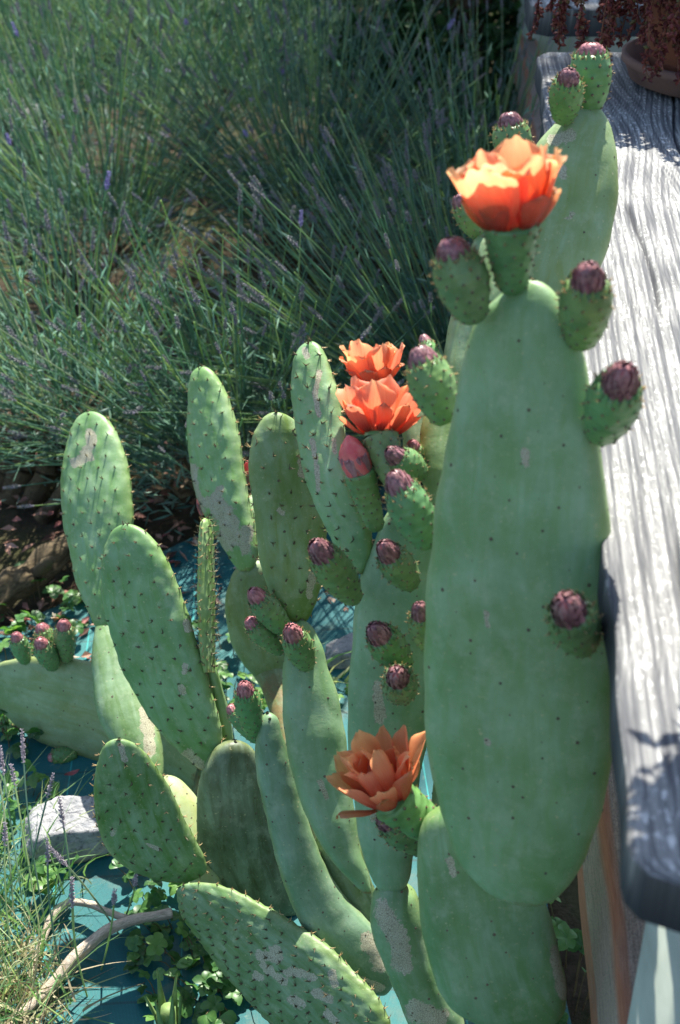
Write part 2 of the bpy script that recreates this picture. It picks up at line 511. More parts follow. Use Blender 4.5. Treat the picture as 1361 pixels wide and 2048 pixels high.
def beam_material():
    m = Mat('beam_wood')
    u, v = m.attr('gu'), m.attr('gv')
    co = m.n('CombineXYZ'); m.l(m.math('MULTIPLY', u, 420.0), co.inputs[0]); m.l(m.math('MULTIPLY', v, 22.0), co.inputs[1])
    fib = m.noise(co.outputs[0], 1.0, 5, .7)
    grit = m.noise(m.coord('Object'), 500, 3, .7)
    grey = m.mix(m.ramp(fib, [(.3, 0), (.7, 1)]), C(128, 112, 98), C(180, 162, 146))
    grey = m.mix(m.ramp(grit, [(.35, .5), (.6, 0)]), grey, C(60, 56, 54))
    co2 = m.n('CombineXYZ'); m.l(m.math('MULTIPLY', u, 260.0), co2.inputs[0]); m.l(m.math('MULTIPLY', v, 9.0), co2.inputs[1])
    slit = m.ramp(m.noise(co2.outputs[0], 1.0, 2, .5), [(.26, 1), (.31, 0)])
    grey = m.mix(slit, grey, C(24, 22, 22))
    orange = m.mix(m.ramp(fib, [(.3, 0), (.7, 1)]), C(136, 90, 68), C(168, 120, 94))
    c = m.mix(m.attr('ridge'), grey, orange)
    m.base(c); m.rough(.8, .2); m.bump(m.math('ADD', fib, grit), .5, .0012)
    return m.m
MAT['beam'] = beam_material()
# low beam running under the slabs: grey weathered top, orange worn arrises
prof = [(-.010, -.13, 1), (-.0085, -.112, 1), (-.0075, -.104, .85), (-.007, -.098, 0), (-.004, -.06, 0), (-.002, -.026, 0), (-.0012, -.018, .3), (0, -.006, 1), (.004, 0, .95), (.0095, .001, .75), (.013, .0012, .0), (.024, .0012, 0), (.034, .0012, 0), (.040, .001, .15), (.044, 0, .8), (.050, -.004, 1), (.052, -.02, 1), (.054, -.10, 1)]
yb = np.linspace(-.2, 7, 160)
pu = np.array([p[0] for p in prof]); pz = np.array([p[1] for p in prof]); po = np.array([p[2] for p in prof])
bx0 = .262 + .087 * (yb - .85) - .0
BV = np.stack([bx0[:, None] + pu[None] + .0015 * np.sin(yb * 23)[:, None], np.repeat(yb[:, None], len(prof), 1), .50 + pz[None] + 0 * yb[:, None]], -1)
att = dict(gu=np.tile(pu + pz * .6, len(yb)), gv=np.repeat(yb, len(prof)), ridge=np.clip(np.tile(po, len(yb)) + .25 * np.random.default_rng(5).normal(size=len(yb) * len(prof)) * (np.tile(po, len(yb)) > .1), 0, 1))
bf = grid_faces(len(yb), len(prof))
bcap = np.array([[0, len(prof) - 1] + []])
beam = thing('timber_beam', 'low weathered beam with orange worn edges running under the timber slabs', 'beam', (float(bx0[0]), -.2, 0))
obj('rail', BV.reshape(-1, 3), [bf[:, ::-1]], MAT['beam'], beam, True, att)
for q in (.1, 1.9, 3.6, 5.4):
    xq = .262 + .087 * (q - .85)
    V, F = box_mesh(xq + .008, xq + .044, q, q + .05, -.02, .42, .005, 2)
    obj('support_stake', V, F, MAT['beam'], beam, False)

# ------------------------------------------------------------------ the prickly pear
BASE = G(850, 2300); BASE = np.array([.10, 1.0, 0.0])
cactus = thing('prickly_pear', 'large prickly pear cactus with orange flowers and purple-tipped fruits beside the timber slab', 'cactus', BASE)

def rw(y, xl, xr): return (xl, y, xr, y)

SEXP = .85
def pad(rows, Ytip, Ybase, yaw=0, T=.02, color=C(104, 146, 112), young=0, spacing=.030, scars=(), bark=None, nt=64, na=44, wob=.0022,
        rimw=.5, label=None, dark_areole=True, spines=None, seed=0, bend=0.0):
    """rows from the tip to the base, each the left and right edge seen from the camera; the body gets its own depth,
    thickness and turn. young > 0 raises a tubercle under every areole (metres)"""
    rows = [np.array(r, float) for r in rows]
    c = np.array([[(r[0] + r[2]) / 2, (r[1] + r[3]) / 2] for r in rows])
    hv = np.array([[(r[2] - r[0]) / 2, (r[3] - r[1]) / 2] for r in rows])
    hw = np.linalg.norm(hv, axis=1)
    ang = np.arctan2(hv[:, 1], hv[:, 0])
    for k in range(len(ang)):
        if hw[k] < 1.0:
            ang[k] = ang[k + 1] if k == 0 else ang[k - 1]
    ang = np.unwrap(ang)
    # rounded tip: put a closing point just beyond the first row
    s = np.concatenate([[0], np.cumsum(np.maximum(np.linalg.norm(np.diff(c, axis=0), axis=1), 1e-3))])
    S = s / s[-1]
    t = (1 - np.cos(np.pi * np.arange(nt + 1) / nt)) / 2
    cx = pchip(S, c[:, 0], t); cy = pchip(S, c[:, 1], t)
    W2 = hw**2
    wpx = np.sqrt(np.maximum(pchip(S, W2, t), .3))
    an = np.interp(t, S, ang)
    d0, d1 = depth_at(c[0, 1], Ytip), depth_at(c[-1, 1], Ybase)
    dd = 1 / ((1 - t) / d0 + t / d1) + bend * np.sin(np.pi * t)
    cen = Pd(0, 0, 0)[None] + dd[:, None] * (FWD + ((cx - CX) / FPX)[:, None] * RIGHT + ((CY - cy) / FPX)[:, None] * UP)
    a = wpx * dd / FPX
    adir = np.cos(an)[:, None] * RIGHT - np.sin(an)[:, None] * UP
    view = norm(cen - CAM)
    avec = a[:, None] * (adir + math.tan(R(yaw)) * view)
    tanv = norm(np.gradient(cen, axis=0))
    b = norm(np.cross(tanv, avec)); flip = np.sign((b * -view).sum(1)); b = b * flip[:, None]
    alen = np.linalg.norm(avec, axis=1); ahat = avec / alen[:, None]
    h = T * (alen / alen.max())**.75
    th = np.arange(na) / na * 2 * np.pi
    sx = np.sign(np.cos(th)) * np.abs(np.cos(th))**SEXP; sz = np.sign(np.sin(th)) * np.abs(np.sin(th))**SEXP
    V = cen[:, None] + avec[:, None] * sx[None, :, None] + (b * h[:, None])[:, None] * sz[None, :, None]
    n = 2 / SEXP
    N = norm((b / np.maximum(h, 1e-4)[:, None])[:, None] * (np.sign(sz) * np.abs(sz)**(n - 1))[None, :, None]
             + (ahat / alen[:, None])[:, None] * (np.sign(sx) * np.abs(sx)**(n - 1))[None, :, None])
    fade = np.clip(np.minimum(t, 1 - t) * 12, 0, 1)[:, None, None]
    V = V + N * fade * wob * (snoise(V, 22, seed) + .5 * snoise(V, 60, seed + 1))[..., None]
    arc = np.concatenate([[0], np.cumsum(np.linalg.norm(np.diff(cen, axis=0), axis=1))])
    # areoles on a quincunx
    g = np.random.default_rng(100 + seed)
    ar = []
    amax = alen.max()
    nrow = int(arc[-1] / (spacing * .55))
    for j in range(nrow + 1):
        v = (j + .35) * spacing * .55
        if v > arc[-1] * .985: break
        k = np.interp(v, arc, np.arange(nt + 1)); al = np.interp(v, arc, alen)
        m = int(al / spacing) + 1
        for i in range(-m, m + 1):
            u = (i + (.5 if j % 2 else 0)) * spacing + g.normal() * spacing * (.07 if young else .17)
            if not young and g.uniform() < .12: continue
            x = u / al
            if abs(x) < .93:
                for side in (1, -1):
                    ar.append((k + g.normal() * (.1 if young else .9), x, side))
    edge_step = spacing * .62
    for j in range(int(arc[-1] / edge_step)):
        v = (j + .5) * edge_step
        k = np.interp(v, arc, np.arange(nt + 1))
        for x in (-1, 1): ar.append((k, x, 1))
    for q in range(5):
        ar.append((np.interp(.4 + .35 * q, [0, 2], [.4, 2.2]), g.uniform(-.8, .8), 1 if q % 2 else -1))
    ar = np.array(ar); kk = np.clip(ar[:, 0], 0.5, nt - .5); xx = ar[:, 1]; side = ar[:, 2]
    def samp(arr):
        i = np.floor(kk).astype(int); f = (kk - i)
        return arr[i] * (1 - f)[:, None] + arr[np.minimum(i + 1, nt)] * f[:, None] if arr.ndim == 2 else arr[i] * (1 - f) + arr[np.minimum(i + 1, nt)] * f
    zz = np.maximum(1 - np.abs(xx)**n, 0)**(1 / n)
    ap = samp(cen) + samp(avec) * xx[:, None] + samp(b) * (samp(h) * zz * side)[:, None]
    an_ = norm(samp(b) * (side * zz**(n - 1) / np.maximum(samp(h), 1e-4))[:, None] + samp(ahat) * (np.sign(xx) * np.abs(xx)**(n - 1) / samp(alen))[:, None])
    up_ = -samp(tanv)
    ap = ap + an_ * (wob * (snoise(ap, 22, seed) + .5 * snoise(ap, 60, seed + 1)) * np.clip(np.minimum(kk / nt, 1 - kk / nt) * 24, 0, 1))[:, None]
    Vf = V.reshape(-1, 3); Nf = N.reshape(-1, 3)
    if young:
        bumpv = np.zeros(len(Vf))
        for q0 in range(0, len(Vf), 4000):
            dv = Vf[q0:q0+4000, None] - ap[None]
            along = (dv * up_[None]).sum(-1)
            dist2 = (dv**2).sum(-1) - along**2
            al2 = np.where(along > 0, along / (spacing * .16), along / (spacing * .42))
            bumpv[q0:q0+4000] = np.exp(-(al2**2 + dist2 / (spacing * .24)**2)).max(1)
        Vf = Vf + Nf * (young * bumpv * np.repeat(fade[:, 0, 0], na))[:, None]
        ap = ap + an_ * young * .9
    # scar fields follow polylines on the surface the camera faces
    scar = np.zeros(len(Vf)); barkv = np.zeros(len(Vf))
    px = proj(Vf)
    front = np.clip((Nf * -np.repeat(view, na, 0)).sum(1) * 4, 0, 1)
    for (pts, r) in scars:
        pts = np.array(pts, float); best = np.full(len(Vf), 1e9)
        for p0, p1 in zip(pts[:-1], pts[1:]):
            e = p1 - p0; tt = np.clip(((px - p0) @ e) / max(e @ e, 1e-6), 0, 1)
            best = np.minimum(best, np.linalg.norm(px - p0 - tt[:, None] * e, axis=1))
        scar = np.maximum(scar, front * np.clip(1 - .5 * best / (r * 1.3), 0, 1))
    barkv = np.interp(np.repeat(t, na), [0, .95, .985, 1], [0, 0, .45, .6])
    if bark is not None:
        barkv = np.interp(np.repeat(t, na), bark[0], bark[1])
    rim = np.clip((np.abs(sx) - .86) / .14, 0, 1)[None] * rimw * np.ones((nt + 1, 1))
    att = dict(pu=np.tile(sx, nt + 1) * np.repeat(alen, na), pv=np.repeat(arc, na), scar=scar, bark=barkv, rim=rim.ravel())
    f = grid_faces(nt + 1, na, True)
    ends = [np.arange(na)[None], (np.arange(na) + nt * na)[::-1][None]]
    if flip[nt // 2] > 0:
        f = f[:, ::-1]; ends = [e[:, ::-1] for e in ends]
    o = obj('pad', Vf, [f] + ends, MAT['pad'], cactus, True, att, color=color)
    if label: o['label'] = label
    # areoles: small dark cushions
    acc = Acc()
    na_ = len(ap); e1, e2 = frame_of(an_)
    rr = (spacing * .060 if young else .0021) * g.uniform(.5, 1.2, na_)
    ring = []
    for q in range(6):
        a_ = q * math.pi / 3
        ring.append(ap + (e1 * math.cos(a_) + e2 * math.sin(a_)) * rr[:, None] - an_ * .0004)
    top = ap + an_ * (rr * (.75 if young else .35))[:, None]
    AV = np.stack(ring + [top], 1).reshape(-1, 3)
    kq = np.arange(na_)[:, None] * 7
    AF = np.concatenate([kq + np.array([[q, (q + 1) % 6, 6]]) for q in range(6)])
    acc.add(AV, AF)
    tag(acc.obj('areoles', MAT['areole'] if dark_areole else MAT['areole_pale'], o), kind='stuff')
    sl = spines if spines is not None else (.0065 if young else 0)
    if sl:
        facing = (an_ * norm(CAM - ap)).sum(1) > -.35
        for nm, mask, mt, cnts in (('spines', np.abs(xx) < .97, 'spine_shaded', (1, 1, .9, .5)), ('edge_spines', np.abs(xx) >= .97, 'spine', (1, .9, .6, .2))):
            idx = np.where(facing & mask & (kk < nt * .93))[0]
            P_, D_ = [], []
            for q in range(4):
                sel = idx[g.uniform(size=len(idx)) < cnts[q]]
                dirs = norm(an_[sel] + .35 * up_[sel] + .55 * g.normal(size=(len(sel), 3)))
                P_.append(ap[sel]); D_.append(dirs)
            P_ = np.concatenate(P_); D_ = np.concatenate(D_)
            Ls = sl * g.uniform(.55, 1.25, len(P_))
            paths = np.stack([P_, P_ + D_ * (Ls * .5)[:, None], P_ + D_ * Ls[:, None] + np.array([0, 0, .12]) * Ls[:, None]], 1)
            SV, SF = tubes(paths, np.array([[.0009, .0006, .00015]]), 3)
            tag(obj(nm, SV, [SF], MAT[mt], o), kind='stuff')
    return o

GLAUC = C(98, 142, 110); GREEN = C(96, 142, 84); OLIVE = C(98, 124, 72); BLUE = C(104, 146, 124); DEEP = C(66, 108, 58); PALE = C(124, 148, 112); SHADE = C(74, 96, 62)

# --- the tall front pads beside the slab
pad([(1062, 560, 1062, 560), rw(590, 1000, 1113), rw(640, 951, 1140), rw(760, 915, 1178), rw(900, 889, 1200), rw(1050, 863, 1216), rw(1200, 850, 1226),
     rw(1350, 846, 1229), rw(1480, 852, 1223), rw(1600, 876, 1206), rw(1700, 908, 1176), rw(1770, 965, 1136), rw(1805, 1045, 1085)],
    1.02, .86, -22, .030, C(106, 150, 114), spacing=.042, scars=[([(1052, 905), (1055, 930), (1040, 945)], 5), ([(978, 1225), (980, 1260)], 6), ([(975, 1475), (972, 1490)], 5)],
    nt=90, na=64, rimw=.6, label='tallest smooth grey-green pad in front, bearing the largest flower', seed=1)
pad([(960, 1590, 960, 1590), rw(1640, 848, 1040), rw(1720, 836, 1072), rw(1800, 838, 1090), rw(1880, 848, 1113), rw(1950, 866, 1130), rw(2005, 900, 1133), rw(2040, 950, 1112), rw(2062, 1000, 1060)],
    .97, .87, -8, .032, C(88, 134, 92), spacing=.040, dark_areole=False, scars=[([(1110, 1900), (1128, 1990)], 9), ([(905, 1745), (900, 1720)], 6)], nt=70, na=56, label='broad low pad carrying the tallest pad', seed=2)
pj = proj([[.115, .92, .0]])[0]
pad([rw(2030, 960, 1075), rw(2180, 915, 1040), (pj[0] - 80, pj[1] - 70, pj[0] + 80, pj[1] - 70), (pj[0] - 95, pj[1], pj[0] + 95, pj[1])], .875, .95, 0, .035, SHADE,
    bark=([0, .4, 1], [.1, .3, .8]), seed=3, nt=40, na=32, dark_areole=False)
pad([(830, 985, 830, 985), rw(1010, 785, 868), rw(1060, 757, 882), rw(1160, 720, 890), rw(1300, 703, 885), rw(1420, 697, 868), rw(1560, 703, 839), rw(1680, 722, 832), rw(1750, 742, 822), rw(1788, 772, 800)],
    1.20, 1.07, -12, .028, BLUE, spacing=.036, scars=[([(757, 1370), (760, 1440)], 8), ([(800, 1640), (790, 1680)], 7), ([(745, 1640), (750, 1600)], 4)], nt=80, na=56,
    label='long smooth blue-green pad left of the tallest pad', seed=4)
pad([(788, 1764, 788, 1764), rw(1775, 758, 818), rw(1790, 746, 832), rw(1850, 741, 850), rw(1940, 772, 880), rw(2048, 815, 930), rw(2130, 845, 930), rw(2200, 870, 930)], 1.075, .98, -5, .03, C(92, 134, 96), spacing=.03, dark_areole=False,
    scars=[([(765, 1820), (800, 1880), (805, 1930)], 15), ([(830, 2020), (880, 2040)], 16)], bark=([0, .6, 1], [0, .15, .7]), nt=60, na=48, seed=5)
p2 = proj([[.11, 1.0, -.01]])[0]
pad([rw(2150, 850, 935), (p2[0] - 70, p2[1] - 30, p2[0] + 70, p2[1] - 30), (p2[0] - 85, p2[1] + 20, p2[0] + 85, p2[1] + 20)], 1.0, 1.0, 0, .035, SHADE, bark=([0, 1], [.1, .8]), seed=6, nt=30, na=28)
# --- the pads of the middle
pad([(604, 1240, 604, 1240), rw(1258, 583, 628), rw(1330, 567, 655), rw(1420, 569, 680), rw(1500, 578, 694), rw(1600, 603, 706), rw(1700, 648, 722), rw(1760, 700, 738), rw(1786, 728, 742)],
    1.27, 1.10, 14, .022, C(102, 142, 116), spacing=.032, scars=[([(640, 1560), (655, 1600)], 4)], nt=76, na=48, label='long pale pad leaning in from the middle, topped by an olive spiny pad', seed=8)
pad([(553, 824, 553, 824), rw(840, 524, 588), rw(880, 510, 612), rw(950, 503, 634), rw(1050, 512, 652), rw(1130, 526, 648), rw(1200, 550, 632), rw(1243, 582, 612)],
    1.37, 1.275, 18, .017, C(94, 126, 66), young=.0012, spacing=.027, scars=[([(620, 1170), (625, 1150), (618, 1190)], 6), ([(604, 925), (606, 950)], 6), ([(560, 1020), (566, 1026)], 5)],
    nt=90, na=60, label='olive spiny pad between the two taller spiny pads', seed=9)
pad([(624, 683, 624, 683), rw(698, 602, 645), rw(740, 591, 661), rw(800, 588, 677), rw(880, 598, 689), rw(960, 613, 706), rw(1030, 641, 728), rw(1090, 673, 741), rw(1130, 704, 733), rw(1148, 717, 723)],
    1.36, 1.175, -32, .014, C(102, 150, 106), young=.0014, spacing=.024, scars=[([(640, 745), (630, 790), (638, 830)], 4), ([(625, 880), (634, 930), (637, 980)], 4), ([(610, 700), (614, 712)], 5), ([(668, 880), (670, 905)], 4)],
    nt=100, na=64, label='tall narrow spiny pad with a white streaky scar', seed=10)
pad([(407, 733, 407, 733), rw(746, 387, 428), rw(780, 378, 448), rw(850, 376, 470), rw(930, 382, 485), rw(1000, 400, 494), rw(1060, 428, 508), rw(1110, 458, 513), rw(1142, 482, 500)],
    1.93, 1.71, -30, .019, C(104, 150, 94), young=.002, spacing=.033,
    scars=[([(386, 935), (392, 985), (402, 1020)], 7), ([(440, 980), (428, 1005), (408, 1003)], 8), ([(435, 1010), (456, 1040), (462, 1075), (450, 1082)], 15), ([(494, 1060), (490, 1100)], 9)],
    nt=100, na=64, label='spiny pad with a large grey corky scar near its base', seed=11)
pad([(512, 1118, 512, 1118), rw(1132, 480, 545), rw(1170, 460, 565), rw(1225, 452, 578), rw(1280, 461, 582), rw(1325, 485, 578), rw(1350, 508, 568)],
    1.73, 1.68, 12, .03, C(104, 124, 84), spacing=.04, nt=60, na=48, seed=12)
pad([rw(1338, 500, 572), rw(1380, 522, 575), rw(1440, 542, 592), rw(1500, 560, 612), rw(1600, 590, 665), rw(1700, 628, 705), rw(1730, 645, 705)], 1.685, 1.39, 0, .026, C(88, 104, 64),
    bark=([0, .12, .4, .55, 1], [.35, .62, .6, .3, .55]), nt=50, na=40, spacing=.04, seed=13)  # brown bark above; lower bark and darker tone stand in for deep shade
pad([(672, 1632, 672, 1632), rw(1650, 645, 698), rw(1710, 636, 728), rw(1790, 655, 755), rw(1850, 690, 768), rw(1880, 715, 765)], 1.245, 1.205, 6, .024, C(80, 108, 70), nt=44, na=40, spacing=.04, seed=14)
pad([(500, 990, 500, 990), rw(1010, 484, 522), rw(1060, 486, 540), rw(1110, 498, 550), rw(1150, 505, 545)], 1.86, 1.75, 10, .012, GREEN, young=.001, nt=50, na=36, seed=15)
# --- the pads of the left group
pad([(184, 823, 184, 823), rw(836, 158, 212), rw(870, 143, 234), rw(920, 130, 250), rw(980, 125, 260), rw(1040, 130, 263), rw(1110, 142, 254), rw(1180, 160, 242), rw(1235, 184, 228), rw(1262, 198, 216)],
    1.93, 1.665, -28, .02, C(96, 142, 92), young=.002, spacing=.034, scars=[([(180, 868), (182, 890), (172, 905), (178, 915)], 8), ([(172, 915), (150, 925)], 8)],
    nt=100, na=64, label='leftmost tall spiny pad with a grey curved scar', seed=16)
pad([rw(1257, 192, 240), rw(1290, 187, 262), rw(1340, 185, 285), rw(1420, 195, 308), rw(1480, 220, 322), rw(1530, 260, 326), rw(1560, 290, 322)],
    1.66, 1.45, -8, .026, C(88, 124, 82), spacing=.04, scars=[([(293, 1420), (300, 1500)], 10)], bark=([0, .55, .75, .9, 1], [0, 0, .25, .35, 0]), nt=60, na=48, seed=17)
pad([(254, 1048, 254, 1048), rw(1060, 228, 286), rw(1090, 215, 312), rw(1150, 207, 345), rw(1240, 216, 375), rw(1320, 241, 400), rw(1400, 281, 423), rw(1470, 331, 439), rw(1518, 380, 436), rw(1542, 408, 426)],
    1.56, 1.385, -26, .018, C(90, 138, 88), young=.002, spacing=.033, scars=[([(362, 1375), (368, 1385)], 6), ([(372, 1330), (368, 1345)], 4), ([(375, 1510), (400, 1530)], 9), ([(372, 1245), (376, 1260)], 6)],
    nt=110, na=72, label='large spiny pad at the front of the left group', seed=18)
pad([(412, 1036, 412, 1036), rw(1046, 405, 419), rw(1100, 402, 424), rw(1200, 401, 425), rw(1290, 405, 425), rw(1345, 412, 428)], 1.56, 1.44, 70, .009, C(112, 152, 84), young=.0015, spacing=.016, spines=.0075,
    nt=90, na=40, label='narrow spiny pad seen edge on', seed=19)
pad([rw(1330, 413, 430), rw(1380, 424, 445), rw(1430, 432, 458), rw(1470, 438, 466), rw(1490, 445, 466)], 1.45, 1.42, 25, .012, C(104, 144, 84), spacing=.03, nt=50, na=36, seed=20)
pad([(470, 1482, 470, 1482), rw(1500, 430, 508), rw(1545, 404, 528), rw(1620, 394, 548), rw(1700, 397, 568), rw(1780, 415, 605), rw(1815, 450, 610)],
    1.385, 1.32, 16, .03, C(62, 76, 52), spacing=.045, nt=70, na=52, seed=21, bark=([0, .6, 1], [0, .05, .25]))  # skin colour lowered to put the deep shade here into it
pad([(536, 1426, 536, 1426), (519, 1448, 556, 1438), (515, 1480, 562, 1468), (517, 1560, 586, 1543), (535, 1650, 613, 1633), (562, 1750, 646, 1722), (600, 1850, 694, 1798), (645, 1915, 742, 1848), (700, 1968, 774, 1908), (765, 1990, 785, 1965)],
    1.28, 1.14, 12, .026, C(88, 126, 108), spacing=.034, scars=[([(735, 1880), (760, 1930)], 12), ([(690, 1950), (760, 1975)], 7), ([(640, 1900), (660, 1935)], 5)], bark=([0, .75, .95, 1], [0, 0, .28, .3]),
    nt=90, na=48, label='long curved blue-green stem pad', seed=22)
pad([(238, 1478, 238, 1478), rw(1490, 211, 274), rw(1520, 198, 304), rw(1570, 190, 336), rw(1640, 195, 369), rw(1700, 216, 402), rw(1735, 256, 414), rw(1760, 325, 385)],
    1.305, 1.265, 12, .015, C(70, 116, 48), young=.0008, spacing=.026, scars=[([(240, 1490), (250, 1520)], 5), ([(300, 1690), (320, 1700)], 3), ([(230, 1660), (225, 1668)], 4)], nt=90, na=64,
    label='dark green spiny pad lowest on the left', seed=23)
pad([(335, 1552, 335, 1552), rw(1570, 325, 372), rw(1610, 335, 400), rw(1690, 350, 420), rw(1760, 380, 440), rw(1800, 400, 450)], 1.42, 1.28, 20, .016, C(140, 158, 118), nt=50, na=40, seed=24)
pad([(-28, 1370, -28, 1370), (-10, 1333, -6, 1412), (10, 1322, 16, 1436), (90, 1316, 80, 1482), (190, 1330, 180, 1520), (290, 1390, 270, 1552), (360, 1465, 345, 1585), (400, 1530, 390, 1600)],
    1.72, 1.55, 28, .020, C(118, 140, 108), spacing=.045, nt=76, na=48, label='pale pad growing sideways at the left edge, carrying a cluster of fruits', seed=25)
# --- spiny pad sprawling near the ground
pad([(366, 1770, 366, 1770), (356, 1795, 425, 1768), (372, 1840, 505, 1802), (425, 1915, 600, 1858), (488, 1990, 682, 1925), (560, 2065, 748, 1998), (640, 2135, 785, 2075), (720, 2165, 770, 2130)],
    1.24, 1.02, -34, .016, C(72, 112, 60), young=.0030, spacing=.024, scars=[([(520, 1905), (530, 1915)], 8), ([(550, 1900), (556, 1918)], 9), ([(525, 1930), (570, 1965)], 6), ([(575, 1945), (600, 1945)], 7), ([(612, 1950), (625, 1955)], 7),
    ([(630, 1985), (660, 1998)], 7), ([(588, 2000), (600, 2008)], 9), ([(655, 2025), (668, 2040)], 7), ([(665, 1945), (670, 1970)], 6), ([(510, 1950), (520, 1955)], 7)],
    nt=120, na=80, label='spiny pad with raised bumps and grey scars sprawling near the ground', seed=26)
# --- the pads behind
pad([(1180, 212, 1180, 212), rw(224, 1142, 1206), rw(250, 1108, 1220), rw(310, 1062, 1233), rw(390, 1040, 1235), rw(470, 1022, 1221), rw(560, 1012, 1190), rw(650, 1022, 1150), rw(735, 1050, 1115)],
    1.47, 1.31, -10, .024, C(116, 142, 98), spacing=.046, scars=[([(1110, 280), (1140, 270)], 10), ([(1128, 335), (1126, 350)], 6), ([(1150, 425), (1130, 440)], 4)], nt=76, na=52,
    label='farthest tall pad beside the pot, with two fruits on top', seed=27)
pad([rw(715, 1040, 1118), rw(850, 1000, 1140), rw(1000, 965, 1118), rw(1150, 960, 1090), rw(1300, 930, 1050), rw(1500, 880, 1000), rw(1640, 860, 940)], 1.32, 1.08, 0, .024, OLIVE, nt=40, na=32, seed=28)
pad([(968, 462, 968, 462), rw(482, 950, 990), rw(540, 936, 1000), rw(620, 906, 1000), rw(700, 891, 990), rw(790, 874, 975), rw(860, 868, 950), rw(900, 872, 925)], 1.36, 1.22, 15, .022, C(92, 124, 72), spacing=.04, nt=56, na=40, seed=29)
pad([(880, 808, 880, 808), rw(825, 850, 915), rw(880, 842, 922), rw(940, 842, 925), rw(985, 855, 915), rw(1010, 865, 900)], 1.24, 1.17, 10, .02, C(92, 124, 70), spacing=.035, nt=50, na=40, seed=30)
pad([(832, 770, 832, 770), rw(785, 815, 856), rw(830, 804, 872), rw(880, 806, 868), rw(940, 822, 862)], 1.34, 1.26, 10, .018, C(80, 104, 62), nt=40, na=36, seed=31)

